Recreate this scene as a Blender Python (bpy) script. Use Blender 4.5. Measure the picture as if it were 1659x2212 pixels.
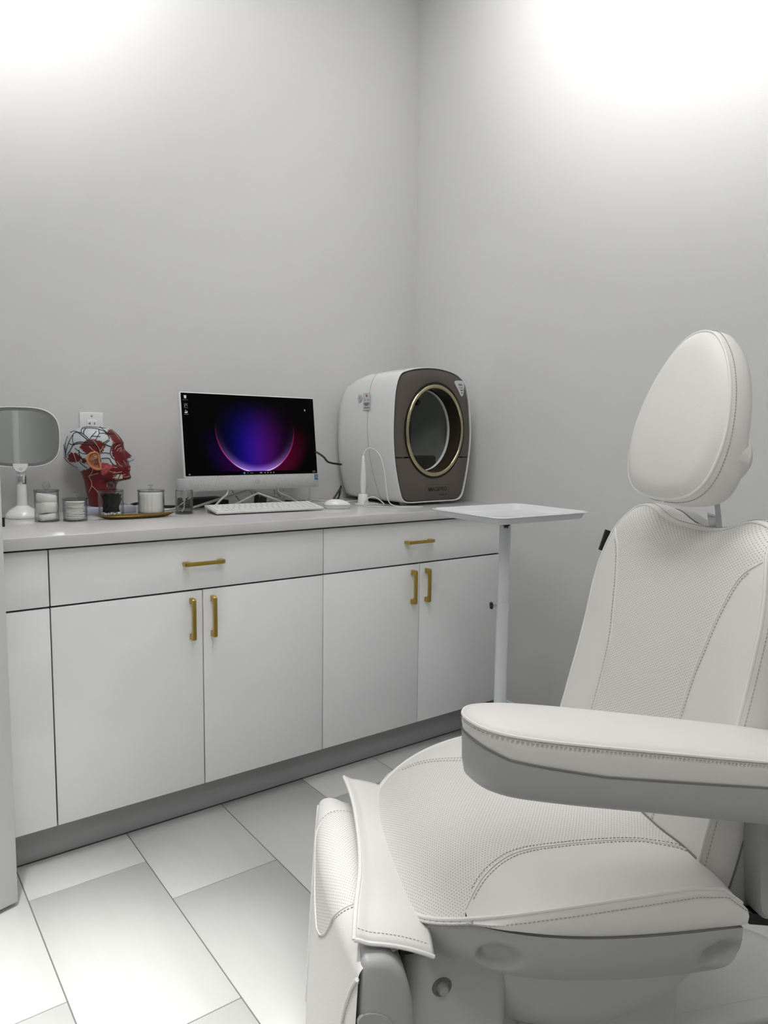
import bpy, bmesh, math, random
from mathutils import Vector, Matrix
random.seed(7)
for o in list(bpy.data.objects): bpy.data.objects.remove(o)
SC = bpy.context.scene
COL = SC.collection
PI = math.pi

# ------------------------------------------------------------------ camera
FPX, YAW, PITCH, ROLL = 1561.7, 0.6401, 0.1042, 0.0135
CAM = Vector((-2.1251, -2.6363, 1.182))
cd = bpy.data.cameras.new('camera'); co = bpy.data.objects.new('camera', cd); COL.objects.link(co)
cd.sensor_fit = 'VERTICAL'; cd.sensor_height = 24.0; cd.lens = 24.0 * FPX / 2212.0
cd.clip_start = 0.02
fwd = Vector((math.sin(YAW)*math.cos(PITCH), math.cos(YAW)*math.cos(PITCH), -math.sin(PITCH)))
rgt = Vector((math.cos(YAW), -math.sin(YAW), 0)); upv = rgt.cross(fwd)
r2 = rgt*math.cos(ROLL) + upv*math.sin(ROLL); u2 = -rgt*math.sin(ROLL) + upv*math.cos(ROLL)
mw = Matrix((r2, u2, -fwd)).transposed().to_4x4(); mw.translation = CAM
co.matrix_world = mw
SC.camera = co

# ------------------------------------------------------------------ world, exposure, lights
w = bpy.data.worlds.new('world'); SC.world = w; w.use_nodes = True
w.node_tree.nodes['Background'].inputs[0].default_value = (0.8, 0.85, 0.9, 1)
w.node_tree.nodes['Background'].inputs[1].default_value = 0.10
vs = SC.view_settings
vs.view_transform = 'Standard'; vs.look = 'None'; vs.exposure = 0.0; vs.gamma = 1.0
vs.use_curve_mapping = False
CEIL = 3.2
# unseen ceiling spots added to brighten upper walls, corner and floor: x, y, kind, power (W), cone or spread (deg), aim point, where
ADDED_SPOTS = [(-1.95, -1.35, 'SPOT', 190, 97, (-1.93, 0, 3.2), 'aimed at the wall above the left end of the counter'),
              (-1.35, -1.45, 'SPOT', 195, 97, (0, -1.52, 3.1), 'aimed at the right wall above the treatment chair'),
              (-0.95, -0.95, 'SPOT', 16, 100, (-0.02, -0.08, 2.1), 'above the counter corner'),
              (-2.12, -1.6, 'SPOT', 560, 37, (-2.16, -1.42, 0), 'shining down on the floor by the open door')]
# unseen flat LED panels added for soft overhead and frontal fill: x, y, size x, size y, power
ADDED_PANELS = [(-1.45, -1.45, 0.6, 1.2, 15, 'over the middle of the room'), (-2.0, -3.3, 0.6, 1.2, 22, 'behind the camera')]
for x, y, sx, sy, p, where in ADDED_PANELS:
    ld = bpy.data.lights.new('added_panel_lamp', 'AREA'); ld.shape = 'RECTANGLE'; ld.size = sx; ld.size_y = sy
    ld.energy = p; ld.color = (1.0, 0.995, 0.985)
    lo = bpy.data.objects.new('added_panel_lamp', ld); COL.objects.link(lo); lo.location = (x, y, CEIL-0.025)
for i, (x, y, kind, p, spread, aim, where) in enumerate(ADDED_SPOTS):
    ld = bpy.data.lights.new('added_spot_lamp', kind)
    ld.energy = p; ld.color = (1.0, 0.99, 0.975)
    ld.spot_size = math.radians(spread); ld.spot_blend = 1.0; ld.shadow_soft_size = 0.06
    lo = bpy.data.objects.new('added_spot_lamp', ld); COL.objects.link(lo); lo.location = (x, y, CEIL-0.05)
    if aim: lo.rotation_euler = (Vector(aim)-lo.location).to_track_quat('-Z', 'Y').to_euler()

# ------------------------------------------------------------------ materials
MATS = {}
class N:
    def __init__(s, name):
        s.m = bpy.data.materials.new(name); s.m.use_nodes = True; s.t = s.m.node_tree
        s.p = s.t.nodes['Principled BSDF']; s.out = s.t.nodes['Material Output']; MATS[name] = s.m
    def n(s, typ, **kw):
        nd = s.t.nodes.new(typ)
        for k, v in kw.items(): setattr(nd, k, v)
        return nd
    def l(s, a, b): s.t.links.new(a, b)
    def math(s, op, a, b=None, c=None):
        nd = s.n('ShaderNodeMath', operation=op)
        for i, v in enumerate((a, b, c)):
            if v is None: continue
            if isinstance(v, (int, float)): nd.inputs[i].default_value = v
            else: s.l(v, nd.inputs[i])
        return nd.outputs[0]
    def mixc(s, f, a, b):
        nd = s.n('ShaderNodeMix', data_type='RGBA')
        for i, v in ((0, f), (6, a), (7, b)):
            if isinstance(v, (int, float)): nd.inputs[i].default_value = v
            elif isinstance(v, tuple): nd.inputs[i].default_value = (*v, 1) if len(v) == 3 else v
            else: s.l(v, nd.inputs[i])
        return nd.outputs[2]
def mat(name, col, rough=0.5, metal=0.0, coat=0.0, noise=0.0, nscale=8.0, bump=0.0, bscale=200.0, emit=None, estr=1.0, spec=0.5):
    k = N(name); p = k.p
    p.inputs['Base Color'].default_value = (*col, 1); p.inputs['Roughness'].default_value = rough
    p.inputs['Metallic'].default_value = metal; p.inputs['Coat Weight'].default_value = coat
    p.inputs['Specular IOR Level'].default_value = spec
    p.inputs['Coat Roughness'].default_value = 0.05
    if noise or bump:
        tc = k.n('ShaderNodeTexCoord')
    if noise:
        nz = k.n('ShaderNodeTexNoise'); nz.inputs['Scale'].default_value = nscale; nz.inputs['Detail'].default_value = 4
        k.l(tc.outputs['Object'], nz.inputs['Vector'])
        d = tuple(c*(1-noise) for c in col); b = tuple(min(1, c*(1+noise)) for c in col)
        k.l(k.mixc(nz.outputs[0], d, b), p.inputs['Base Color'])
    if bump:
        nb = k.n('ShaderNodeTexNoise'); nb.inputs['Scale'].default_value = bscale; nb.inputs['Detail'].default_value = 3
        k.l(tc.outputs['Object'], nb.inputs['Vector'])
        bp = k.n('ShaderNodeBump'); bp.inputs['Strength'].default_value = bump; bp.inputs['Distance'].default_value = 0.002
        k.l(nb.outputs[0], bp.inputs['Height']); k.l(bp.outputs[0], p.inputs['Normal'])
    if emit:
        p.inputs['Emission Color'].default_value = (*emit, 1); p.inputs['Emission Strength'].default_value = estr
    return k.m
mat('wall', (0.645, 0.645, 0.64), 0.75, noise=0.012, nscale=3, bump=0.15, bscale=260)
mat('ceiling', (0.8, 0.8, 0.8), 0.9)
mat('trim', (0.74, 0.75, 0.76), 0.4)
mat('door', (0.72, 0.73, 0.72), 0.5, bump=0.05, bscale=300)
mat('grout', (0.16, 0.16, 0.15), 0.9)
mat('cabinet', (0.89, 0.90, 0.905), 0.13, coat=0.4, noise=0.01, nscale=2)
mat('carcass', (0.05, 0.05, 0.05), 0.8)
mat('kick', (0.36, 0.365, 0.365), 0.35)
mat('counter', (0.60, 0.595, 0.585), 0.16, noise=0.02, nscale=5)
mat('brass', (0.50, 0.345, 0.085), 0.33, metal=1.0)
mat('gold', (0.21, 0.13, 0.036), 0.30, metal=1.0)
mat('gold_ring', (0.46, 0.40, 0.26), 0.16, metal=1.0)
mat('leather', (0.76, 0.745, 0.71), 0.48, noise=0.015, nscale=6, bump=0.12, bscale=420)
mat('piping', (0.80, 0.79, 0.76), 0.45)
mat('stitch', (0.33, 0.32, 0.30), 0.8)
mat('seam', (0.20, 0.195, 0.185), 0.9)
mat('shell', (0.40, 0.40, 0.40), 0.42, bump=0.10, bscale=350)
mat('base_white', (0.56, 0.565, 0.555), 0.35)
mat('black', (0.006, 0.006, 0.006), 0.4)
mat('black_matte', (0.010, 0.010, 0.010), 0.7)
mat('chrome', (0.75, 0.75, 0.77), 0.08, metal=1.0)
mat('white_plastic', (0.76, 0.76, 0.755), 0.25, coat=0.2)
mat('white_gloss', (0.80, 0.80, 0.80), 0.10, coat=0.5)
mat('white_metal', (0.74, 0.76, 0.77), 0.22, coat=0.3)
mat('scanner_white', (0.76, 0.765, 0.77), 0.14, coat=0.4)
mat('taupe', (0.125, 0.108, 0.092), 0.28, metal=0.45)
mat('dark_brown', (0.035, 0.028, 0.018), 0.18)
mat('cavity', (0.42, 0.44, 0.42), 0.45)
mat('grey_line', (0.30, 0.30, 0.30), 0.6)
mat('print_dark', (0.03, 0.03, 0.03), 0.6)
mat('print_red', (0.35, 0.03, 0.03), 0.6)
mat('sticker', (0.58, 0.59, 0.60), 0.4)
mat('sticker_blue', (0.012, 0.11, 0.25), 0.35)
mat('led_band', (0.18, 0.185, 0.17), 0.3)
mat('mirror', (0.72, 0.75, 0.74), 0.01, metal=1.0)
mat('cotton', (0.93, 0.92, 0.89), 0.95, noise=0.03, nscale=60, bump=0.5, bscale=300)
mat('swab', (0.004, 0.004, 0.004), 0.8, spec=0.2)
mat('vein', (0.006, 0.006, 0.009), 0.5)
mat('nerve', (0.75, 0.55, 0.42), 0.5)
mat('ear', (0.50, 0.20, 0.085), 0.4)
mat('ear_mid', (0.30, 0.10, 0.042), 0.45)
mat('ear_dark', (0.16, 0.045, 0.02), 0.5)
mat('acrylic_base', (0.42, 0.43, 0.52), 0.15)
mat('key', (0.80, 0.80, 0.79), 0.4)
mat('keyboard_body', (0.70, 0.70, 0.69), 0.35)
mat('cable_white', (0.68, 0.68, 0.66), 0.4)
mat('cable_grey', (0.30, 0.30, 0.29), 0.4)
mat('stand_metal', (0.42, 0.42, 0.41), 0.3, metal=0.6)
mat('icon_white', (0.2, 0.2, 0.2), 0.4, emit=(0.75, 0.8, 0.9), estr=0.55)
mat('icon_blue', (0.0, 0.02, 0.1), 0.4, emit=(0.1, 0.35, 0.9), estr=0.6)
mat('icon_dim', (0.02, 0.02, 0.02), 0.4, emit=(0.5, 0.5, 0.5), estr=0.35)
mat('lamp_glow', (0.9, 0.9, 0.9), 0.4, emit=(1, 0.98, 0.95), estr=1.0)
mat('pole_lamp', (0.68, 0.70, 0.70), 0.3)

def m_tile():
    k = N('tile'); p = k.p; tc = k.n('ShaderNodeTexCoord'); oi = k.n('ShaderNodeObjectInfo')
    mp = k.n('ShaderNodeMapping'); mp.inputs['Scale'].default_value = (14, 1.6, 1)
    k.l(tc.outputs['Object'], mp.inputs['Vector']); k.l(oi.outputs['Location'], mp.inputs['Location'])
    nz = k.n('ShaderNodeTexNoise'); nz.inputs['Scale'].default_value = 1.5; nz.inputs['Detail'].default_value = 5
    k.l(mp.outputs[0], nz.inputs['Vector'])
    k.l(k.mixc(nz.outputs[0], (0.555, 0.56, 0.545), (0.625, 0.63, 0.615)), p.inputs['Base Color'])
    p.inputs['Roughness'].default_value = 0.38
m_tile()
def m_perf():
    k = N('leather_perforated'); p = k.p
    uv = k.n('ShaderNodeUVMap'); uv.uv_map = 'UVMap'
    def lattice(off):
        a = k.n('ShaderNodeVectorMath', operation='MULTIPLY_ADD')
        k.l(uv.outputs[0], a.inputs[0]); a.inputs[1].default_value = (1/0.0088, 1/0.0056, 0); a.inputs[2].default_value = (off+40, off+40, 0)
        b = k.n('ShaderNodeVectorMath', operation='FRACTION'); k.l(a.outputs[0], b.inputs[0])
        c = k.n('ShaderNodeVectorMath', operation='SUBTRACT'); k.l(b.outputs[0], c.inputs[0]); c.inputs[1].default_value = (0.5, 0.5, 0)
        e = k.n('ShaderNodeVectorMath', operation='MULTIPLY'); k.l(c.outputs[0], e.inputs[0]); e.inputs[1].default_value = (0.0088, 0.0056, 0)
        d = k.n('ShaderNodeVectorMath', operation='LENGTH'); k.l(e.outputs[0], d.inputs[0])
        return d.outputs['Value']
    dmin = k.math('MINIMUM', lattice(0), lattice(0.5))
    hole = k.math('LESS_THAN', dmin, 0.00072)
    tc = k.n('ShaderNodeTexCoord'); nz = k.n('ShaderNodeTexNoise'); nz.inputs['Scale'].default_value = 6; k.l(tc.outputs['Object'], nz.inputs['Vector'])
    base = k.mixc(nz.outputs[0], (0.745, 0.73, 0.69), (0.775, 0.76, 0.725))
    k.l(k.mixc(hole, base, (0.16, 0.155, 0.145)), p.inputs['Base Color'])
    p.inputs['Roughness'].default_value = 0.5
    bp = k.n('ShaderNodeBump'); bp.inputs['Strength'].default_value = 0.3; bp.inputs['Distance'].default_value = 0.001
    k.l(k.math('SUBTRACT', 1.0, hole), bp.inputs['Height']); k.l(bp.outputs[0], p.inputs['Normal'])
m_perf()
def m_clear(name, tint, refl=0.9, ior=1.35):
    k = N(name); t = k.n('ShaderNodeBsdfTransparent'); t.inputs[0].default_value = (*tint, 1)
    g = k.n('ShaderNodeBsdfGlossy'); g.inputs['Roughness'].default_value = 0.03; g.inputs[0].default_value = (refl, refl, refl, 1)
    f = k.n('ShaderNodeLayerWeight'); f.inputs[0].default_value = 0.5
    fac = k.math('MULTIPLY_ADD', k.math('POWER', f.outputs['Facing'], 2.6), (ior-1)*1.3, 0.022)
    k.l(k.mixc(k.math('POWER', f.outputs['Facing'], 3.0), tint, tuple(c*0.42 for c in tint)), t.inputs[0])
    mx = k.n('ShaderNodeMixShader'); k.l(fac, mx.inputs[0]); k.l(t.outputs[0], mx.inputs[1]); k.l(g.outputs[0], mx.inputs[2])
    k.l(mx.outputs[0], k.out.inputs[0])
m_clear('clear', (0.985, 0.988, 0.988))
m_clear('clear_thick', (0.88, 0.89, 0.89), 0.95, 1.5)
m_clear('liquid', (0.93, 0.95, 0.95), 0.5, 1.2)
def m_frost():
    k = N('frosted'); t = k.n('ShaderNodeBsdfTransparent'); t.inputs[0].default_value = (0.9, 0.9, 0.9, 1)
    d = k.n('ShaderNodeBsdfDiffuse'); d.inputs[0].default_value = (0.7, 0.7, 0.71, 1)
    mx = k.n('ShaderNodeMixShader'); mx.inputs[0].default_value = 0.45
    k.l(t.outputs[0], mx.inputs[1]); k.l(d.outputs[0], mx.inputs[2]); k.l(mx.outputs[0], k.out.inputs[0])
m_frost()
def m_mesh_fabric():
    k = N('speaker_fabric'); p = k.p; tc = k.n('ShaderNodeTexCoord')
    v = k.n('ShaderNodeTexNoise'); v.inputs['Scale'].default_value = 620; v.inputs['Detail'].default_value = 2; k.l(tc.outputs['Object'], v.inputs['Vector'])
    cr = k.n('ShaderNodeValToRGB'); cr.color_ramp.elements[0].position = 0.42; cr.color_ramp.elements[1].position = 0.6
    cr.color_ramp.elements[0].color = (0.30, 0.30, 0.30, 1); cr.color_ramp.elements[1].color = (0.62, 0.62, 0.62, 1)
    k.l(v.outputs[0], cr.inputs[0]); k.l(cr.outputs[0], p.inputs['Base Color']); p.inputs['Roughness'].default_value = 0.8
m_mesh_fabric()
def m_screen():
    k = N('screen_picture'); p = k.p
    uv = k.n('ShaderNodeUVMap'); uv.uv_map = 'UVMap'
    sx = k.n('ShaderNodeSeparateXYZ'); k.l(uv.outputs[0], sx.inputs[0])
    u, v = sx.outputs[0], sx.outputs[1]           # metres from the lower left corner of the panel
    dx = k.math('SUBTRACT', u, 0.279); dy = k.math('SUBTRACT', v, 0.168)
    r = k.math('DIVIDE', k.math('SQRT', k.math('ADD', k.math('MULTIPLY', dx, dx), k.math('MULTIPLY', dy, dy))), 0.160)
    inside = k.math('LESS_THAN', r, 1.0)
    low = k.math('MULTIPLY_ADD', dy, -1/0.32, 0.5); low.node.use_clamp = True      # 1 at the bottom of the disc
    side = k.math('MULTIPLY_ADD', dx, 1/0.32, 0.5); side.node.use_clamp = True     # 0 left .. 1 right
    def sm(x, a, b):
        nd = k.n('ShaderNodeMapRange', interpolation_type='SMOOTHSTEP'); k.l(x, nd.inputs[0])
        nd.inputs[1].default_value = a; nd.inputs[2].default_value = b; return nd.outputs[0]
    gx = k.math('EXPONENT', k.math('MULTIPLY', k.math('MULTIPLY', dx, dx), -1/0.0064))
    fade = k.math('MULTIPLY', sm(low, 0.15, 0.72), gx)
    glow = k.mixc(sm(side, 0.25, 0.8), (0.010, 0.004, 0.26), (0.075, 0.003, 0.13))
    rim_in = k.math('MULTIPLY', sm(r, 0.80, 1.0), k.math('POWER', low, 7))
    body = k.n('ShaderNodeVectorMath', operation='SCALE'); k.l(glow, body.inputs[0]); k.l(k.math('MULTIPLY', fade, 0.9), body.inputs['Scale'])
    rimc = k.n('ShaderNodeVectorMath', operation='SCALE'); rimc.inputs[0].default_value = (0.30, 0.17, 0.55); k.l(rim_in, rimc.inputs['Scale'])
    a1 = k.n('ShaderNodeVectorMath', operation='ADD'); k.l(body.outputs[0], a1.inputs[0]); k.l(rimc.outputs[0], a1.inputs[1])
    a2 = k.n('ShaderNodeVectorMath', operation='SCALE'); k.l(a1.outputs[0], a2.inputs[0]); k.l(inside, a2.inputs['Scale'])
    # bright thin rim
    band = k.math('MULTIPLY', sm(k.math('ABSOLUTE', k.math('SUBTRACT', r, 0.995)), 0.022, 0.0), sm(low, 0.42, 0.85))
    rc = k.mixc(sm(low, 0.86, 0.99), (0.42, 0.012, 0.13), (0.75, 0.6, 0.85))
    a3 = k.n('ShaderNodeVectorMath', operation='SCALE'); k.l(rc, a3.inputs[0]); k.l(k.math('MULTIPLY', band, 0.75), a3.inputs['Scale'])
    # outer glow, red on the right and violet on the left
    og = k.math('MULTIPLY', k.math('SUBTRACT', 1.0, inside), k.math('MULTIPLY', sm(r, 1.5, 1.0), sm(low, 0.4, 1.0)))
    oc = k.mixc(side, (0.012, 0.0, 0.07), (0.13, 0.0, 0.03))
    a4 = k.n('ShaderNodeVectorMath', operation='SCALE'); k.l(oc, a4.inputs[0]); k.l(k.math('MULTIPLY', og, 0.5), a4.inputs['Scale'])
    b1 = k.n('ShaderNodeVectorMath', operation='ADD'); k.l(a2.outputs[0], b1.inputs[0]); k.l(a3.outputs[0], b1.inputs[1])
    b2 = k.n('ShaderNodeVectorMath', operation='ADD'); k.l(b1.outputs[0], b2.inputs[0]); k.l(a4.outputs[0], b2.inputs[1])
    task = k.math('GREATER_THAN', v, 0.0135)
    b3 = k.n('ShaderNodeVectorMath', operation='SCALE'); k.l(b2.outputs[0], b3.inputs[0]); k.l(task, b3.inputs['Scale'])
    p.inputs['Base Color'].default_value = (0.002, 0.002, 0.002, 1); p.inputs['Roughness'].default_value = 0.25
    p.inputs['Specular IOR Level'].default_value = 0.03
    k.l(b3.outputs[0], p.inputs['Emission Color']); p.inputs['Emission Strength'].default_value = 1.0
m_screen()
def m_head():
    k = N('anatomy_paint'); a = k.n('ShaderNodeVertexColor'); a.layer_name = 'Col'
    k.l(a.outputs[0], k.p.inputs['Base Color']); k.p.inputs['Roughness'].default_value = 0.38
m_head()

# ------------------------------------------------------------------ mesh helpers
class MB:
    def __init__(s): s.v = []; s.f = []; s.uv = None
    def add(s, v, f):
        b = len(s.v); s.v += [tuple(p) for p in v]; s.f += [tuple(i+b for i in q) for q in f]; return s
    def box(s, c, d, rz=0):
        hx, hy, hz = d[0]/2, d[1]/2, d[2]/2; R = Matrix.Rotation(rz, 3, 'Z')
        v = [Vector(c) + R @ Vector((sx*hx, sy*hy, sz*hz)) for sz in (-1, 1) for sy in (-1, 1) for sx in (-1, 1)]
        return s.add(v, [(0, 2, 3, 1), (4, 5, 7, 6), (0, 1, 5, 4), (2, 6, 7, 3), (0, 4, 6, 2), (1, 3, 7, 5)])
    def tube(s, pts, r, n=8, closed=False, cap=True):
        P = [Vector(p) for p in pts]; m = len(P); vs = []
        t0 = None; side = None
        for i in range(m):
            if closed: t = P[(i+1) % m] - P[i-1]
            else: t = P[min(i+1, m-1)] - P[max(i-1, 0)]
            t.normalize()
            if side is None:
                side = t.cross(Vector((0, 0, 1)))
                if side.length < 0.1: side = t.cross(Vector((1, 0, 0)))
            side = side - t*side.dot(t); side.normalize(); b = t.cross(side)
            rr = r[i] if isinstance(r, (list, tuple)) else r
            vs += [P[i] + (side*math.cos(2*PI*j/n) + b*math.sin(2*PI*j/n))*rr for j in range(n)]
        fs = []
        for i in range(m if closed else m-1):
            a, c = i*n, ((i+1) % m)*n
            fs += [(a+j, a+(j+1) % n, c+(j+1) % n, c+j) for j in range(n)]
        if not closed and cap: fs += [tuple(range(n-1, -1, -1)), tuple((m-1)*n+j for j in range(n))]
        return s.add(vs, fs)
    def lathe(s, prof, n=32, c=(0, 0, 0), axis='Z', ring=False):
        if ring: prof = list(prof) + [prof[0]]
        vs = []; fs = []; m = len(prof)
        for r, h in prof:
            for j in range(n):
                a = 2*PI*j/n; q = (r*math.cos(a), r*math.sin(a), h)
                if axis == 'Y': q = (q[0], -q[2], q[1])
                if axis == 'X': q = (q[2], q[0], q[1])
                vs.append((c[0]+q[0], c[1]+q[1], c[2]+q[2]))
        for i in range(m-1):
            fs += [(i*n+j, i*n+(j+1) % n, (i+1)*n+(j+1) % n, (i+1)*n+j) for j in range(n)]
        if ring: return s.add(vs, fs)
        if prof[0][0] > 1e-6: fs.append(tuple(range(n-1, -1, -1)))
        if prof[-1][0] > 1e-6: fs.append(tuple((m-1)*n+j for j in range(n)))
        return s.add(vs, fs)
    def loft(s, rings, cap0=True, cap1=True, closed=True):
        n = len(rings[0]); vs = [p for r in rings for p in r]; fs = []
        for i in range(len(rings)-1):
            a, c = i*n, (i+1)*n
            fs += [(a+j, a+(j+1) % n, c+(j+1) % n, c+j) for j in range(n if closed else n-1)]
        if cap0: fs.append(tuple(range(n-1, -1, -1)))
        if cap1: fs.append(tuple((len(rings)-1)*n+j for j in range(n)))
        return s.add(vs, fs)
    def mesh(s, name):
        me = bpy.data.meshes.new(name); me.from_pydata(s.v, [], s.f); me.update(); return me
def finish(me, smooth, angle=40, merge=0):
    bm = bmesh.new(); bm.from_mesh(me)
    if merge: bmesh.ops.remove_doubles(bm, verts=bm.verts, dist=merge)
    bmesh.ops.recalc_face_normals(bm, faces=bm.faces)
    if smooth:
        th = math.radians(angle)
        for f in bm.faces: f.smooth = True
        for e in bm.edges: e.smooth = not (len(e.link_faces) == 2 and e.calc_face_angle(0) > th)
    bm.to_mesh(me); bm.free(); return me
def ob(name, me, m, parent=None, smooth=True, angle=40, merge=0, loc=None, rot=None):
    if isinstance(me, MB): me = finish(me.mesh(name), smooth, angle, merge)
    if not me.materials: me.materials.append(MATS[m])
    o = bpy.data.objects.new(name, me); COL.objects.link(o)
    if parent: o.parent = parent
    if loc is not None: o.location = loc
    if rot is not None: o.rotation_euler = rot
    return o
def tag(o, label, cat, group=None):
    o['label'] = label; o['category'] = cat
    if group: o['group'] = group
    return o
def struct(o): o['kind'] = 'structure'; return o
def thing(name, label, cat, loc=(0, 0, 0), rz=0, group=None):
    o = bpy.data.objects.new(name, None); COL.objects.link(o); o.location = loc; o.rotation_euler = (0, 0, rz)
    o.empty_display_size = 0.05
    return tag(o, label, cat, group)
def rbox(size, bev, seg=2, c=(0, 0, 0)):
    bm = bmesh.new(); bmesh.ops.create_cube(bm, size=1)
    bmesh.ops.scale(bm, vec=size, verts=bm.verts)
    if bev: bmesh.ops.bevel(bm, geom=bm.edges[:] + bm.verts[:], offset=bev, segments=seg, profile=0.5, affect='EDGES')
    bmesh.ops.translate(bm, vec=c, verts=bm.verts)
    for f in bm.faces: f.smooth = True
    for e in bm.edges: e.smooth = not (len(e.link_faces) == 2 and e.calc_face_angle(0) > math.radians(50))
    me = bpy.data.meshes.new('box'); bm.to_mesh(me); bm.free(); return me
def spline(pts, n=8, closed=False):
    P = [Vector(p) for p in pts]; m = len(P); out = []
    for i in range(m if closed else m-1):
        if closed: a, b, c, d = P[i-1], P[i], P[(i+1) % m], P[(i+2) % m]
        else: a, b, c, d = P[max(i-1, 0)], P[i], P[i+1], P[min(i+2, m-1)]
        for j in range(n):
            t = j/n
            out.append(0.5*((2*b) + (c-a)*t + (2*a-5*b+4*c-d)*t*t + (3*b-a-3*c+d)*t**3))
    if not closed: out.append(P[-1])
    return out
def interp(x, tab):
    if x <= tab[0][0]: return tab[0][1]
    for (a, b), (c, d) in zip(tab, tab[1:]):
        if x <= c: return b + (d-b)*(x-a)/(c-a)
    return tab[-1][1]
def sminterp(x, tab):
    n = len(tab)
    if x <= tab[0][0]: return tab[0][1]
    if x >= tab[-1][0]: return tab[-1][1]
    for i in range(n-1):
        if x <= tab[i+1][0]:
            x0, y0 = tab[i]; x1, y1 = tab[i+1]; h = x1-x0; t = (x-x0)/h
            m0 = (y1-tab[i-1][1])/(x1-tab[i-1][0]) if i else (y1-y0)/h
            m1 = (tab[i+2][1]-y0)/(tab[i+2][0]-x0) if i+2 < n else (y1-y0)/h
            return (2*t**3-3*t*t+1)*y0 + (t**3-2*t*t+t)*h*m0 + (3*t*t-2*t**3)*y1 + (t**3-t*t)*h*m1
def resample(pts, step):
    P = [Vector(p) for p in pts]; out = [P[0].copy()]; acc = 0; prev = P[0]
    for q in P[1:]:
        while True:
            d = (q-prev).length
            if acc + d < step: acc += d; prev = q; break
            prev = prev + (q-prev)*((step-acc)/d); out.append(prev.copy()); acc = 0
    return out
def stitches(name, path, parent, step=0.0062, ln=0.0036, r=0.0006):
    P = resample(path, step); mb = MB()
    for i in range(len(P)-1):
        d = (P[i+1]-P[i]).normalized(); mb.tube([P[i]-d*ln/2, P[i]+d*ln/2], r, 4)
    o = ob(name, mb, 'stitch', parent, smooth=False); o['kind'] = 'stuff'; return o
def grid(fn, nu, nv, uvfn=None):
    """mesh from fn(i,j) with optional uv in metres"""
    vs = [fn(i/nu, j/nv) for j in range(nv+1) for i in range(nu+1)]
    fs = [(j*(nu+1)+i, j*(nu+1)+i+1, (j+1)*(nu+1)+i+1, (j+1)*(nu+1)+i) for j in range(nv) for i in range(nu)]
    me = bpy.data.meshes.new('grid'); me.from_pydata([tuple(v) for v in vs], [], fs)
    for p in me.polygons: p.use_smooth = True
    if uvfn:
        uvs = [uvfn(i/nu, j/nv) for j in range(nv+1) for i in range(nu+1)]
        L = me.uv_layers.new(name='UVMap')
        for lp in me.loops: L.data[lp.index].uv = uvs[lp.vertex_index]
    me.update(); return me
def text_mesh(s, size, extrude=0.0002, bold=0.0):
    c = bpy.data.curves.new('t', 'FONT'); c.body = s; c.size = size; c.extrude = extrude; c.align_x = 'CENTER'; c.align_y = 'CENTER'; c.resolution_u = 3; c.offset = size*bold
    o = bpy.data.objects.new('t', c); COL.objects.link(o); dg = bpy.context.evaluated_depsgraph_get()
    me = bpy.data.meshes.new_from_object(o.evaluated_get(dg)); bpy.data.objects.remove(o); return me
def text(name, s, size, m, parent, loc, rot, sx=1.0, bold=0.012):
    me = text_mesh(s, size, bold=bold); me.materials.clear(); o = ob(name, me, m, parent, loc=loc, rot=rot); o.scale = (sx, 1, 1); return o

# ------------------------------------------------------------------ room
XL, YF = -2.78, -6.4
def slab(name, c, d, m): return struct(ob(name, MB().box(c, d), m, smooth=False))
floor = slab('floor', ((XL)/2, YF/2, -0.052), (-XL+0.2, -YF+0.2, 0.10), 'grout')
tw, tl, x1 = 0.2991, 0.6023, -1.8113
tile_me = rbox((tw-0.0028, tl-0.0028, 0.012), 0.0007, 1); tile_me.materials.append(MATS['tile'])
for k in range(-3, 7):
    base = -0.7304 - (k % 3)*tl/3
    xa, xb = max(x1+k*tw, XL+0.001), min(x1+(k+1)*tw, -0.001)
    if xb-xa < 0.03: continue
    for j in range(-10, 3):
        yb = base + j*tl; ya = yb - tl
        ya, yb = max(ya, YF+0.001), min(yb, -0.001)
        if yb-ya < 0.03: continue
        full = (xb-xa) > tw-0.001 and (yb-ya) > tl-0.001
        if full: me = tile_me
        else: me = rbox((xb-xa-0.0028, yb-ya-0.0028, 0.012), 0.0007, 1)
        ob('tile', me, 'tile', floor, loc=((xa+xb)/2, (ya+yb)/2, -0.006))
slab('ceiling', (XL/2, YF/2, CEIL+0.05), (-XL+0.2, -YF+0.2, 0.1), 'ceiling')
slab('wall_back', (XL/2, 0.05, CEIL/2), (-XL+0.2, 0.1, CEIL+0.02), 'wall')
slab('wall_right', (0.05, YF/2, CEIL/2), (0.1, -YF, CEIL+0.02), 'wall')
slab('wall_front', (XL/2, YF-0.05, CEIL/2), (-XL+0.2, 0.1, CEIL+0.02), 'wall')
D0, D1 = -1.85, -0.99       # doorway in the left wall
wl = MB().box((XL-0.05, D1/2, CEIL/2), (0.1, -D1, CEIL+0.02)).box((XL-0.05, (D0+YF)/2, CEIL/2), (0.1, D0-YF, CEIL+0.02)).box((XL-0.05, (D0+D1)/2, (2.1+CEIL)/2), (0.1, D1-D0, CEIL-2.1))
struct(ob('wall_left', wl, 'wall', smooth=False))
def baseboard(name, p0, p1, nrm):
    prof = [(0, 0), (0.014, 0), (0.014, 0.082), (0.010, 0.086), (0.010, 0.096), (0.006, 0.104), (0.006, 0.112), (0, 0.115)]
    r = []
    for p in (p0, p1): r.append([(p[0]+nrm[0]*a, p[1]+nrm[1]*a, h) for a, h in prof])
    return struct(ob(name, MB().loft(r), 'trim', smooth=False))
baseboard('baseboard_right', (-0.0005, -0.64), (-0.0005, YF+0.02), (-1, 0))
baseboard('baseboard_front', (XL+0.02, YF+0.0005), (-0.02, YF+0.0005), (0, 1))
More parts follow.
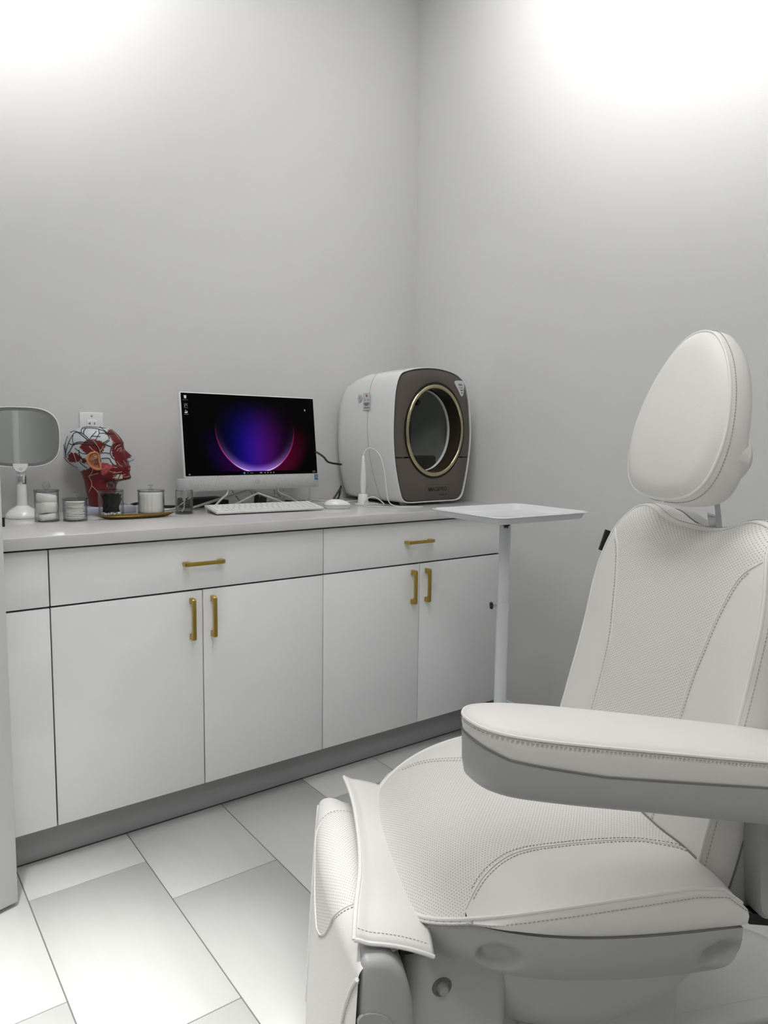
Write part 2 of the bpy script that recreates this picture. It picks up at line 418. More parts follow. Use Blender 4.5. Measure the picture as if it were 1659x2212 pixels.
# open door at the left edge
dang = math.atan2(0.012, 0.043)      # door leaf direction
door = struct(bpy.data.objects.new('door_1', None)); COL.objects.link(door); door.location = (-1.835, -0.736, 0); door.rotation_euler = (0, 0, dang)
ob('door_slab', rbox((0.84, 0.042, 2.08), 0.0015, 1, c=(-0.42, 0.021, 1.052)), 'door', door)
lt = MB().box((0.006, 0.021, 0.966), (0.012, 0.014, 0.022))
ob('latch_bolt', lt, 'black', door, smooth=False)
ob('latch_plate', MB().box((0.0006, 0.021, 0.966), (0.0012, 0.026, 0.057)), 'chrome', door, smooth=False)
hd = MB().lathe([(0.026, 0), (0.026, 0.008), (0.011, 0.012), (0.011, 0.05)], 20, (-0.07, 0.0, 0.966), 'Y')
hd.tube([(-0.07, -0.05, 0.966), (-0.10, -0.052, 0.966), (-0.18, -0.05, 0.966)], 0.009, 10)
ob('door_handle', hd, 'chrome', door)

# ------------------------------------------------------------------ fixtures of the added ceiling spots and panels
for x, y, kind, p, s, aim, where in ADDED_SPOTS:
    t = thing('added_ceiling_spot', 'added unseen round ceiling spot ' + where, 'ceiling light', (x, y, CEIL), group='added unseen ceiling spots')
    ob('trim_ring', MB().lathe([(0.078, -0.001), (0.080, -0.006), (0.100, -0.006), (0.103, -0.001)], 32, ring=True), 'white_plastic', t)
    ob('lens', MB().lathe([(0.0, -0.004), (0.077, -0.004), (0.077, -0.001), (0.0, -0.001)], 32), 'lamp_glow', t)

for x, y, sx, sy, p, where in ADDED_PANELS:
    t = thing('added_ceiling_panel', 'added unseen LED ceiling panel ' + where, 'ceiling light', (x, y, CEIL), group='added unseen LED ceiling panels')
    ob('panel_frame', MB().box((0, sy/2, -0.008), (sx+0.03, 0.015, 0.016)).box((0, -sy/2, -0.008), (sx+0.03, 0.015, 0.016)).box((sx/2, 0, -0.008), (0.015, sy, 0.016)).box((-sx/2, 0, -0.008), (0.015, sy, 0.016)), 'white_plastic', t, smooth=False)
    ob('diffuser', MB().box((0, 0, -0.006), (sx-0.016, sy-0.016, 0.006)), 'lamp_glow', t, smooth=False)

# ------------------------------------------------------------------ cabinets and countertop
FY = -0.612; ZB, ZG, ZT = 0.1126, 0.722, 0.8755
xA, xB, xC, xD, xE = -1.7118, -1.2891, -0.8663, -0.4495, -0.033
GAP = 0.0018
def handle(parent, x, z, vertical, length=0.125):
    # brass bar pull with flared feet, drawn along u, standing out along -y
    h, wd, st = length/2, 0.011, 0.028
    prof = [(-h, 0), (-h, -st+0.004), (-h+0.004, -st), (h-0.004, -st), (h, -st+0.004), (h, 0), (h-0.017, 0), (h-0.019, -st+0.014), (h-0.027, -st+0.0095),
            (-h+0.027, -st+0.0095), (-h+0.019, -st+0.014), (-h+0.017, 0)]
    bm = bmesh.new()
    rings = []
    for s in (-1, 1):
        rings.append([bm.verts.new((u, v, s*wd/2) if not vertical else (s*wd/2, v, u)) for u, v in prof])
    n = len(prof)
    for j in range(n): bm.faces.new((rings[0][j], rings[0][(j+1) % n], rings[1][(j+1) % n], rings[1][j]))
    bm.faces.new(rings[0][::-1]); bm.faces.new(rings[1])
    bmesh.ops.recalc_face_normals(bm, faces=bm.faces)
    bmesh.ops.bevel(bm, geom=bm.edges[:], offset=0.0011, segments=2, profile=0.5, affect='EDGES')
    me = bpy.data.meshes.new('handle'); bm.to_mesh(me); bm.free()
    for f in me.polygons: f.use_smooth = True
    return ob('handle', finish(me, True, 30), 'brass', parent, loc=(x, FY-0.0002, z))
def front(name, xa, xb, za, zb, parent):
    return ob(name, rbox((xb-xa-2*GAP, 0.019, zb-za-2*GAP), 0.0012, 2, c=((xa+xb)/2, FY+0.0095, (za+zb)/2)), 'cabinet', parent)
def carcass(xa, xb, parent):
    mb = MB().box(((xa+xb)/2, (FY+0.022)/2-0.001, (ZB+ZT+0.005)/2), (xb-xa-0.0006, -FY-0.024, ZT+0.004-ZB))
    return ob('carcass', mb, 'carcass', parent, smooth=False)
def cabinet(label, xa, xb, mid):
    t = thing('base_cabinet', label, 'cabinet', (0, 0, 0), group='glossy white base cabinets')
    carcass(xa, xb, t)
    xm = (xa+xb)/2
    d = front('drawer_front', xa, xb, ZG, ZT, t); handle(d, mid, 0.803, False)
    d1 = front('cabinet_door', xa, xm, ZB, ZG-0.002, t); handle(d1, xm-0.0365, 0.637, True)
    d2 = front('cabinet_door', xm, xb, ZB, ZG-0.002, t); handle(d2, xm+0.029, 0.637, True)
    return t
cabinet('glossy white base cabinet with brass pulls below the red anatomy head and jars', xA, xC, -1.288)
c3 = cabinet('glossy white base cabinet with brass pulls beside the white tray stand pole', xC, xE, -0.462)
ob('filler_strip', rbox((0.030, 0.019, ZT-ZB), 0.0008, 1, c=(-0.0165, FY+0.0098, (ZT+ZB)/2)), 'cabinet', c3)
c1 = thing('base_cabinet', 'narrow white base cabinet half hidden behind the open door', 'cabinet', (0, 0, 0), group='glossy white base cabinets')
carcass(-2.17, xA, c1); d = front('drawer_front', -2.17, xA, ZG, ZT, c1); handle(d, -1.94, 0.803, False)
d = front('cabinet_door', -2.17, xA, ZB, ZG-0.002, c1); handle(d, -2.12, 0.637, True)
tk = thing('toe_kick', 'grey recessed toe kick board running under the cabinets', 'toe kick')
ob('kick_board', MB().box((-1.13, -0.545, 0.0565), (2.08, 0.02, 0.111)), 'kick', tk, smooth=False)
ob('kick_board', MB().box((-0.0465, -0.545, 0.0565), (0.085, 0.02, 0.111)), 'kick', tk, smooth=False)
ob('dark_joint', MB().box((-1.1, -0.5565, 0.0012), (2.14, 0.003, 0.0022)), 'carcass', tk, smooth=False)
CT = 0.914
ct = tag(ob('countertop', rbox((2.178, 0.634, 0.0325), 0.0018, 2, c=(-1.0905, -0.3180, CT-0.01625)), 'counter'), 'pale grey glossy countertop running along the back wall', 'countertop')

# ------------------------------------------------------------------ wall outlet
t = thing('wall_outlet', 'white duplex wall outlet above the red anatomical head', 'outlet', (-1.434, -0.0005, 1.189))
ob('cover_plate', rbox((0.079, 0.006, 0.124), 0.0025, 2, c=(0, -0.003, 0)), 'white_plastic', t)
sc = ob('plate_screw', MB().lathe([(0.0032, 0), (0.0032, 0.0012), (0.0, 0.0016)], 14, (0, -0.006, 0.049), 'Y'), 'chrome', t)
for dz in (0.021, -0.021):
    f = ob('socket_face', rbox((0.034, 0.004, 0.030), 0.0015, 2, c=(0, -0.007, dz)), 'white_plastic', t)
    sl = MB().box((-0.007, -0.0092, dz+0.003), (0.0022, 0.0012, 0.008)).box((-0.0095, -0.0092, dz+0.003), (0.006, 0.0012, 0.002)).box((0.008, -0.0092, dz+0.003), (0.0022, 0.0012, 0.007))
    sl.lathe([(0.0026, 0), (0.0026, 0.0008)], 10, (0, -0.0088, dz-0.008), 'Y')
    ob('socket_slot', sl, 'print_dark', f, smooth=False)

# ------------------------------------------------------------------ treatment chair (local: +X towards the feet, +Y towards the viewer's side)
CH = thing('treatment_chair', 'white upholstered treatment chair with perforated seat, armrest and headrest', 'chair', (-1.021, -1.871, 0), math.radians(157.3))
def sub(n, me, m, **k): return ob(n, me, m, CH, **k)
# --- backrest
ZB0 = 0.47
XBT = [(0.40, 0.045), (0.47, 0.028), (0.53, 0.008), (0.61, -0.012), (0.77, -0.053), (0.90, -0.080), (0.98, -0.099), (1.03, -0.116), (1.07, -0.135)]
def b_hw(s): return 0.237 - 0.047*max(0, (s-0.70)/0.30)**2.5
def b_top(y): return 1.024 + 0.027*math.exp(-((abs(y)-0.150)/0.062)**2)
def b_pt(s, y):
    z = ZB0 + s*(b_top(y)-ZB0); X = sminterp(z, XBT); h = b_hw(s); t = abs(y)/h
    lumbar = 0.0*math.exp(-((z-0.68)/0.08)**2)*(1-t*t)
    recess = -0.012*math.cos(min(1, abs(y)/0.19)*PI/2)**2*(0.35+0.65*max(0, min(1, (z-0.8)/0.2)))
    edge = -0.006*max(0, (t-0.80)/0.20)**2
    top = -0.016*max(0, (s-0.93)/0.07)**2
    return Vector((X+lumbar+recess+edge+top, y, z))
b_seam = lambda s: sminterp(ZB0+s*0.565, [(0.45, 0.124), (0.557, 0.119), (0.66, 0.117), (0.735, 0.1195), (0.787, 0.124), (0.83, 0.134), (0.88, 0.146), (0.921, 0.159), (0.96, 0.176), (0.985, 0.196), (1.0, 0.208), (1.03, 0.214)])
def b_y(s): return min(b_seam(s), b_hw(s)*0.999)
def uvb(fn): return lambda i, j: (fn(i, j).y, fn(i, j).z*1.02)
fc = lambda i, j: b_pt(j, (2*i-1)*b_y(j))
sub('backrest_panel', grid(fc, 56, 70, uvb(fc)), 'leather_perforated')
for sg, nm in ((1, 'backrest_bolster'), (-1, 'backrest_bolster')):
    fb = lambda i, j, sg=sg: b_pt(j*0.985, sg*(b_y(j*0.985)+(b_hw(j*0.985)-b_y(j*0.985))*i))
    sub(nm, grid(fb, 16, 70), 'leather')
    path = [b_pt(s/60, sg*b_y(s/60)) + Vector((0.0004, 0, 0)) for s in range(0, 57)]
    sub('seam_cord', MB().tube(path, 0.0016, 6), 'piping')
    stitches('seam_stitching', [b_pt(s/60, sg*(min(b_y(s/60)+0.006, b_hw(s/60)))) + Vector((0.0010, 0, 0)) for s in range(0, 55)], CH)
# outline of the backrest: near side up, across the top, far side down
bo = [b_pt(s/40, b_hw(s/40)) for s in range(0, 41)] + [b_pt(1.0, b_hw(1.0)*(1-2*k/40)) for k in range(1, 40)] + [b_pt(1-s/40, -b_hw(1-s/40)) for s in range(0, 41)]
sub('backrest_piping', MB().tube(bo, 0.0030, 8), 'piping')
BN = Vector((-0.975, 0, -0.20)).normalized()
def outn(P, i, ctr):
    t = (P[min(i+1, len(P)-1)]-P[max(i-1, 0)]); n = t.cross(BN); n.normalize()
    if n.dot(P[i]-ctr) < 0: n = -n
    return n
bc = Vector((-0.06, 0, 0.78))
bn = [outn(bo, i, bc) for i in range(len(bo))]
def brings(ks): return [[p + n*b + BN*d for p, n in zip(bo, bn)] for b, d in ks]
sub('backrest_side', MB().loft(brings([(0.0, 0.0), (0.005, 0.006), (0.008, 0.022), (0.008, 0.045), (0.004, 0.066)]), False, False, False), 'leather')
sub('shell_gap', MB().tube([p + n*0.005 + BN*0.067 for p, n in zip(bo, bn)], 0.0014, 6), 'seam')
stitches('piping_stitching', [p + n*0.0064 + BN*0.0082 for p, n in zip(bo, bn)], CH)
def shellring(b, d, sc): return [bc + ((p + n*b) - bc)*sc + BN*d for p, n in zip(bo, bn)]
shb = MB().loft([shellring(0.004, 0.067, 1), shellring(0.008, 0.074, 1), shellring(0.008, 0.10, 1), shellring(0.0, 0.125, 1), shellring(-0.03, 0.14, 1), shellring(0, 0.15, 0.5), shellring(0, 0.15, 0.02)], False, False, False)
sub('backrest_shell', shb, 'shell')
sub('shell_cap', MB().add([shellring(0.004, 0.067, 1)[0], shellring(0.008, 0.10, 1)[0], shellring(0, 0.125, 1)[0], shellring(0, 0.125, 1)[-1], shellring(0.008, 0.10, 1)[-1], shellring(0.004, 0.067, 1)[-1]], [(0, 1, 2, 3, 4, 5)]), 'shell', smooth=False)
# side bracket plate that carries the armrest, with an oval recess
br = MB(); pr = [(-0.075, 0.640), (-0.080, 0.50), (-0.092, 0.462), (-0.125, 0.452), (-0.20, 0.460), (-0.21, 0.66), (-0.17, 0.72), (-0.09, 0.70)]
pr = [(p.x, p.z) for p in spline([(a, 0, b) for a, b in pr], 4, True)]
br.loft([[(x, 0.235, z) for x, z in pr], [(x, 0.268, z) for x, z in pr], [(-0.14+(x+0.14)*0.93, 0.275, 0.58+(z-0.58)*0.96) for x, z in pr]])
sub('armrest_bracket', br, 'shell')
ov = MB().loft([[(-0.115+0.016*k*math.cos(a)+0.012*k*math.sin(a), y, 0.555+0.030*k*math.sin(a)) for a in [2*PI*j/28 for j in range(28)]] for k, y in ((1.05, 0.2745), (1.0, 0.2768), (0.9, 0.2762), (0.6, 0.2755), (0.05, 0.2752))])
sub('bracket_recess', ov, 'shell')
# black hinge pieces under the backrest corner
sub('hinge_bracket', MB().loft([[(-0.055, y, 0.485), (-0.085, y, 0.462), (-0.12, y, 0.45), (-0.115, y, 0.437), (-0.08, y, 0.445), (-0.045, y, 0.47)] for y in (0.22, 0.262)]), 'black_matte', smooth=False)
sub('hinge_bracket', MB().loft([[(-0.03, y, 0.455), (-0.055, y, 0.44), (-0.062, y, 0.428), (-0.03, y, 0.415)] for y in (0.22, 0.27)]), 'black_matte', smooth=False)
sub('side_tab', MB().box((0, 0, 0), (0.011, 0.006, 0.046)), 'black_matte', smooth=False, loc=(-0.118, -0.262, 0.964), rot=(0, math.radians(-18), 0))

# --- seat
SA, SB, SN = 0.447, 0.293, 3.0
def s_hw(X):
    u = max(0, X)/SA
    if u >= 1: return 0
    return SB*(1-u**SN)**(1/SN)
def s_z(X, Y):
    e = ((max(0, X)/SA)**SN + (abs(Y)/SB)**SN)**(1/SN)
    f = (max(0, X)/SA)**SN/max(1e-9, (max(0, X)/SA)**SN + (abs(Y)/SB)**SN)
    z = 0.557 - 0.012*(Y/SB)**2 - 0.010*math.exp(-((X-0.16)/0.14)**2)*(1-(Y/SB)**2) + 0.006*math.exp(-((abs(Y)-0.21)/0.045)**2)*(1-f)
    drop = (0.105*f**1.15 + 0.003*(1-f))*max(0, (e-0.66)/0.34)**2.4
    back = -0.03*max(0, (0.03-X)/0.06)**2
    return z - drop + back
def s_pt(X, Y): return Vector((X, Y, s_z(X, Y)))
s_seam = [(-0.04, 0.232), (0.02, 0.208), (0.041, 0.195), (0.064, 0.179), (0.12, 0.163), (0.199, 0.157), (0.265, 0.164), (0.325, 0.186), (0.355, 0.205), (0.372, 0.218)]
XS1 = 0.366
def s_b(X): return min(sminterp(X, s_seam), s_hw(X)) if X < XS1 else s_hw(X)
def xrow(j): return -0.035 + (SA+0.0349)*math.sin(min(1, j)*PI/2)**0.92 if j > 0 else -0.035
def uvs(fn):
    def g(i, j):
        p = fn(i, j); return (p.y, p.x + 0.75*(0.557-p.z))
    return g
fs = lambda i, j: s_pt(xrow(j), (2*i-1)*s_b(xrow(j)))
sub('seat_panel', grid(fs, 70, 110, uvs(fs)), 'leather_perforated')
for sg in (1, -1):
    fz = lambda i, j, sg=sg: s_pt(-0.035+(XS1+0.035)*j, sg*(s_b(-0.035+(XS1+0.0349)*j) + (s_hw(-0.035+(XS1+0.035)*j)-s_b(-0.035+(XS1+0.0349)*j))*i))
    sub('seat_bolster', grid(fz, 18, 60), 'leather')
    pth = [s_pt(x, sg*s_b(x)) + Vector((0, 0, 0.0004)) for x in [-0.03+0.395*k/60 for k in range(61)]]
    sub('seam_cord', MB().tube(pth, 0.0013, 6), 'piping')
    stitches('seam_stitching', [s_pt(x, sg*min(s_b(x)+0.006, s_hw(x))) + Vector((0, 0, 0.0006)) for x in [-0.03+0.385*k/60 for k in range(61)]], CH)
    stitches('seam_stitching', [s_pt(x, sg*(s_b(x)-0.007)) + Vector((0, 0, 0.0006)) for x in [-0.03+0.385*k/60 for k in range(61)]], CH)
def ell(th):     # full seat outline, starting at the near rear corner and going round the front
    c, s = math.cos(th), math.sin(th)
    return (SA*abs(c)**(2/SN), SB*(1 if s > 0 else -1)*abs(s)**(2/SN))
so = [(-0.035, SB)] + [ell(PI/2 - PI*k/90) for k in range(0, 91)] + [(-0.035, -SB)]
so3 = [s_pt(x*0.999, y) for x, y in so]
def sring(scl, zf, cx=0.20):
    return [Vector((cx+(p.x-cx)*scl, p.y*scl, zf(p))) for p in so3]
def zline(p): return 0.474 + 0.060*p.x
for sg in (1, -1):
    so3_all = so3; so3 = [p for p in so3_all if p.y*sg > 0 and p.x < 0.372]
    side = MB().loft([sring(1.0, lambda p: p.z), sring(1.022, lambda p: p.z-0.006), sring(1.030, lambda p: (p.z*0.55+zline(p)*0.45)), sring(1.026, lambda p: p.z*0.2+zline(p)*0.8), sring(1.0, lambda p: min(zline(p), p.z-0.004))], False, False, False)
    sub('seat_side', side, 'leather'); so3 = so3_all
def sfront(i, j):
    P_ = [p for p in so3 if p.x > 0.355]; f = i*(len(P_)-1); k = min(int(f), len(P_)-2); p = P_[k].lerp(P_[k+1], f-k)
    zl = min(zline(p), p.z-0.004)
    scl, z = [(1.0, p.z), (1.022, p.z-0.006), (1.0302, p.z*0.55+zl*0.45), (1.0262, p.z*0.2+zl*0.8), (1.0002, zl)][j if isinstance(j, int) else int(round(j*4))]
    return Vector((0.20+(p.x-0.20)*scl, p.y*scl, z))
sub('seat_front', grid(sfront, 60, 4, lambda i, j: (sfront(i, j).y, 0.46 + 0.045*j)), 'leather_perforated')
npip = [p for p in so3 if p.x < 0.425]
near = [p for p in npip if p.y > 0]; far = [p for p in npip if p.y < 0]
for P_ in (near, far):
    sub('seat_piping', MB().tube(P_, 0.0030, 8), 'piping')
    stitches('piping_stitching', [Vector((0.2+(p.x-0.2)*1.024, p.y*1.024+0.0012*(1 if p.y > 0 else -1), p.z-0.009)) for p in P_], CH)
sub('shell_gap', MB().tube(sring(1.004, lambda p: min(zline(p), p.z-0.004)-0.001), 0.0016, 6), 'seam')
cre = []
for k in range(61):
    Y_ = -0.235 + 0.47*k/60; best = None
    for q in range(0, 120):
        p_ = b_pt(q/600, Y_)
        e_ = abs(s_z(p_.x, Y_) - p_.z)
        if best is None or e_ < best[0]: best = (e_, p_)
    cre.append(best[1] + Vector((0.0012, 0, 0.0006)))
sub('crease_shade', MB().tube(cre, 0.0022, 6), 'seam')  # dark tube standing in for contact shade where seat meets backrest
# plastic shell under the seat, with two thumb recesses in each flank
def shellrow(v):
    # v 0..1 from the cushion line to the underside
    out = []
    for k, (x, y) in enumerate(so):
        zl = min(zline(Vector((x, y, 0))), so3[k].z-0.004) - 0.001
        scl = 1.012 - 0.42*v**2.6; zz = zl + (0.362+0.03*max(0, x)/SA - zl)*math.sin(v*PI/2)**1.0
        px, py = 0.18+(x-0.18)*scl, y*scl
        for cx, cz, r in ((0.325, 0.447, 0.025), (-0.005, 0.430, 0.025)):
            d = math.hypot((px-cx)/1.25, zz-cz)/r
            if d < 1.0: py -= (1 if y > 0 else -1)*0.016*min(1, (1-d)*2.6)
        out.append((px, py, zz))
    return out
def dense(P, n=4):
    out = []
    for a, b in zip(P, P[1:]):
        for k in range(n): out.append((a[0]+(b[0]-a[0])*k/n, a[1]+(b[1]-a[1])*k/n))
    return out + [P[-1]]
so_keep, so3_keep = so, so3
so = dense(so, 3); so3 = [s_pt(x*0.999, y) for x, y in so]
rows = [shellrow(k/26) for k in range(27)]
sh = MB().loft(rows, False, True, False)
sh.add([r[0] for r in rows] + [r[-1] for r in rows][::-1], [tuple(range(54))])
sub('seat_shell', sh, 'shell', angle=60)
so, so3 = so_keep, so3_keep

# --- legrest
def l_x(Y, Z): return 0.519 + 0.026*(1-(Y/0.24)**2) + 0.010*Y/0.24 + 0.05*(0.42-Z)
LHW = 0.238
def l_pt(Y, Z): return Vector((l_x(Y, Z), Y, Z))
def l_roll(Y, a):      # a 0..1: from the face over the top edge to the rear of the pad
    z1, r = 0.445, 0.042
    if a < 0.7:
        t = a/0.7*PI/2; x = l_x(Y, z1) - r*(1-math.cos(t)); z = z1 + r*math.sin(t)
    else:
        x = l_x(Y, z1) - r - 0.035*(a-0.7)/0.3; z = z1 + r - 0.010*((a-0.7)/0.3)**2
    k = 1 - 0.17*max(0, a)**2
    return Vector((x, Y*k, z - 0.030*abs(Y/LHW)**4*min(1, a*1.4)))
def l_prof(Y, d):      # d metres along the pad, from its lower end up and over the top
    if d < 0.375: return l_pt(Y, 0.07+d)
    return l_roll(Y, (d-0.375)/0.10)
def l_b(d): return sminterp(d, [(0.284, 0.0), (0.295, 0.03), (0.31, 0.052), (0.335, 0.080), (0.38, 0.114), (0.42, 0.136), (0.475, 0.156)])
LD0 = 0.284
fl_ = lambda i, j: l_prof((2*i-1)*max(0.0005, l_b(LD0+j*(0.475-LD0))), LD0+j*(0.475-LD0))
sub('legrest_panel', grid(fl_, 44, 50, lambda i, j: ((2*i-1)*l_b(LD0+j*(0.475-LD0)), LD0+j*(0.475-LD0))), 'leather_perforated')
for sg in (1, -1):
    fw = lambda i, j, sg=sg: l_prof(sg*(max(0, l_b(j*0.475))+(LHW-max(0, l_b(j*0.475)))*i), j*0.475)
    sub('legrest_bolster', grid(fw, 24, 80), 'leather')
    pt = [l_prof(sg*l_b(LD0+(0.475-LD0)*k/60), LD0+(0.475-LD0)*k/60) + Vector((0.0006, 0, 0.0003)) for k in range(61)]
    sub('seam_cord', MB().tube(pt, 0.0012, 6), 'piping')
    stitches('seam_stitching', [l_prof(sg*(l_b(LD0+(0.475-LD0)*k/60)+0.006), LD0+(0.475-LD0)*k/60) + Vector((0.0008, 0, 0.0004)) for k in range(59)], CH)
# side wing seam at the lower near corner
for sg in (1, -1):
    wing = [l_pt(sg*y, z) + Vector((0.001, 0, 0)) for y, z in ((0.2375, 0.444), (0.232, 0.438), (0.218, 0.415), (0.200, 0.375), (0.186, 0.325), (0.176, 0.25), (0.170, 0.08))]
    wing = spline(wing, 8)
    sub('wing_piping', MB().tube(wing, 0.0030, 8), 'piping')
    stitches('wing_stitching', [p+Vector((0.0002, sg*0.0065, 0)) for p in wing], CH)
# legrest plastic housing behind the cushion
def lring(Y, k):
    pts = [(0.522, 0.466), (0.505, 0.470), (0.482, 0.464), (0.464, 0.446), (0.452, 0.418), (0.444, 0.37), (0.443, 0.30), (0.449, 0.16), (0.46, 0.07), (0.545, 0.07), (0.538, 0.16), (0.531, 0.30), (0.526, 0.42)]
    pts = [(p.x, p.z) for p in spline([(a, 0, b) for a, b in pts], 5, True)]
    return [(0.50+(x-0.50)*k + (0.06*(Y-0.238) if x > 0.5 else 0), Y, 0.29+(z-0.29)*(1-(1-k)*0.35) - (0.05 if Y < -0.05 else 0)*max(0, (z-0.36)/0.12)) for x, z in pts]
lh = MB().loft([lring(-0.238, 0.85), lring(-0.23, 0.97), lring(-0.2, 1), lring(-0.06, 1), lring(-0.03, 1), lring(0.2, 1), lring(0.228, 0.97), lring(0.236, 0.90), lring(0.239, 0.75)])
sub('legrest_housing', lh, 'shell', angle=60)
rc = MB().loft([[(0.502+0.022*k*math.cos(a)*1.0+0.012*k*math.sin(a), y, 0.372+0.020*k*math.sin(a)) for a in [2*PI*j/28 for j in range(28)]] for k, y in ((1.1, 0.2375), (1.02, 0.2405), (0.92, 0.2398), (0.5, 0.2392), (0.03, 0.2390))])
sub('housing_recess', rc, 'shell')
# fabric flap that bridges the seat and the legrest
def flap(i, j):
    Y = -0.215 + 0.435*j; u = i
    xl = sminterp(Y, [(-0.22, 0.462), (-0.1, 0.466), (0.0, 0.478), (0.1, 0.497), (0.18, 0.520), (0.23, 0.533)])
    xr = sminterp(Y, [(-0.22, 0.380), (0.0, 0.405), (0.12, 0.405), (0.23, 0.415)])
    X = xl + (xr-xl)*u
    Z = 0.504 - 0.006*math.sin(u*PI*0.8) - (0.026+0.012*j)*u**2 - 0.016*max(0, (j-0.9)/0.1)**2 + 0.004*math.sin(j*11+u*2)*(1-u)
    Z += 0.006*math.exp(-(u/0.12)**2) + 0.006*math.sin(j*5+1)*u
    return Vector((X, Y, Z))
fm = grid(flap, 24, 50); fo = sub('fabric_flap', fm, 'leather')
md = fo.modifiers.new('thickness', 'SOLIDIFY'); md.thickness = 0.0035; md.offset = 0
sub('flap_hem', MB().tube([flap(k/24, 1.0) for k in range(25)], 0.0032, 8), 'piping')
sub('flap_hem', MB().tube([flap(0, k/50) for k in range(51)], 0.0034, 8), 'piping')
stitches('flap_stitching', [flap(k/24, 0.975)+Vector((0, 0, 0.0022)) for k in range(25)], CH)
sub('linkage', MB().box((0.425, 0.08, 0.440), (0.05, 0.18, 0.05)), 'black_matte', smooth=False)

# --- armrest
def a_top(X): return 0.762 + 0.178*X
def a_seam(X): return interp(X, [(-0.2, 0.687), (0, 0.726), (0.246, 0.767), (0.372, 0.797), (0.43, 0.823)])
def a_bot(X): return interp(X, [(-0.2, 0.620), (-0.008, 0.667), (0.178, 0.706), (0.333, 0.737), (0.43, 0.755)])
ao = spline([(0.410, 0.298, 0), (0.407, 0.330, 0), (0.390, 0.352, 0), (0.355, 0.365, 0), (0.29, 0.370, 0), (0.20, 0.371, 0), (0.05, 0.371, 0), (-0.12, 0.368, 0), (-0.17, 0.345, 0), (-0.18, 0.30, 0), (-0.16, 0.252, 0), (-0.05, 0.236, 0), (0.15, 0.233, 0), (0.27, 0.236, 0), (0.34, 0.246, 0), (0.388, 0.266, 0)], 8, True)
ac = Vector((0.15, 0.306, 0))
def ar(ins, zf):
    o = []
    for i, p in enumerate(ao):
        t = ao[(i+1) % len(ao)]-ao[i-1]; n = Vector((t.y, -t.x, 0)).normalized()
        if n.dot(p-ac) < 0: n = -n
        q = p - n*ins; o.append((q.x, q.y, zf(p.x if ins < 0.03 else q.x)))
    return o
crown = lambda d: (lambda X: a_top(X)+d)
def sc_ar(k, d): return [(ac.x+(p.x-ac.x)*k, ac.y+(p.y-ac.y)*k, a_top(ac.x+(p.x-ac.x)*k)+d) for p in ao]
sub('armrest_pad', MB().loft([ar(0.0015, lambda X: a_seam(X)+0.0008), ar(-0.0005, lambda X: a_seam(X)*0.5+a_top(X)*0.5), ar(0.0005, lambda X: a_top(X)-0.004), ar(0.004, lambda X: a_top(X)+0.001), ar(0.012, lambda X: a_top(X)+0.0045), sc_ar(0.6, 0.008), sc_ar(0.25, 0.009), sc_ar(0.02, 0.009)], False, True), 'leather')
sub('armrest_piping', MB().tube(ar(0.0005, lambda X: a_top(X)-0.001), 0.0020, 6, True), 'piping')
stitches('piping_stitching', [Vector(p) for p in ar(-0.0012, lambda X: a_top(X)-0.0055)], CH)
sub('shell_gap', MB().tube(ar(0.0006, a_seam), 0.0013, 6, True), 'seam')
def sc_ab(k, d): return [(ac.x+(p.x-ac.x)*k, ac.y+(p.y-ac.y)*k, a_bot(ac.x+(p.x-ac.x)*k)+d) for p in ao]
sub('armrest_shell', MB().loft([ar(0.0008, lambda X: a_seam(X)-0.0006), ar(0.0, lambda X: a_seam(X)-0.004), ar(0.001, lambda X: a_seam(X)*0.4+a_bot(X)*0.6), ar(0.004, lambda X: a_bot(X)+0.008), ar(0.010, lambda X: a_bot(X)+0.002), ar(0.018, lambda X: a_bot(X)), sc_ab(0.5, 0), sc_ab(0.02, 0)], False, True), 'shell')
sub('armrest_mount', MB().box((-0.125, 0.272, 0.66), (0.05, 0.05, 0.05)), 'shell', smooth=False)

# --- headrest
HT = math.radians(13)
HO = Vector((-0.083, 0, 1.205))
def hp(y, h, d):        # y across, h along the headrest, d depth behind the face
    return HO + Vector((-math.sin(HT)*h - math.cos(HT)*d, y, math.cos(HT)*h - math.sin(HT)*d))
hout = [(0, -0.1270), (0.048, -0.1235), (0.086, -0.111), (0.112, -0.085), (0.125, -0.048), (0.128, -0.008), (0.121, 0.036), (0.107, 0.078), (0.087, 0.116), (0.062, 0.147), (0.034, 0.168), (0, 0.175)]
hout = hout + [(-a, b) for a, b in hout[-2:0:-1]]
hs = [(p.x, p.y) for p in spline([(a, b, 0) for a, b in hout], 6, True)]
def hr(k, d, bulge=0):
    return [hp(y*k, 0.01+(h-0.01)*k, (d-0.010)*(1+0.50*max(0, -h/0.125))+0.010 if d > 0.0106 else d) for y, h in hs]
def dome(k): return 0.016*(1-k*k)
face = MB().loft([hr(k, 0.0-dome(k)+0.010*max(0, (k-0.82)/0.18)**2) for k in (0.02, 0.15, 0.3, 0.45, 0.6, 0.72, 0.82, 0.9, 0.96, 1.0)], True, False)
sub('headrest_face', face, 'leather', angle=70)
sub('headrest_piping', MB().tube(hr(1.002, 0.0105), 0.0026, 8, True), 'piping')
sub('headrest_side', MB().loft([hr(1.0, 0.0105), hr(1.018, 0.015), hr(1.032, 0.028), hr(1.030, 0.042), hr(0.99, 0.056), hr(0.85, 0.067), hr(0.5, 0.074), hr(0.05, 0.075)], False, True), 'leather', angle=70)
stitches('headrest_stitching', hr(1.0285, 0.0195), CH, step=0.0055)
pocket = MB().loft([[hp(y*k*0.93, -0.055+(h+0.055)*0.42*k, dd) for y, h in hs] for k, dd in ((1.10, 0.040), (1.10, 0.066), (0.95, 0.086), (0.5, 0.096), (0.03, 0.098))], True, True)
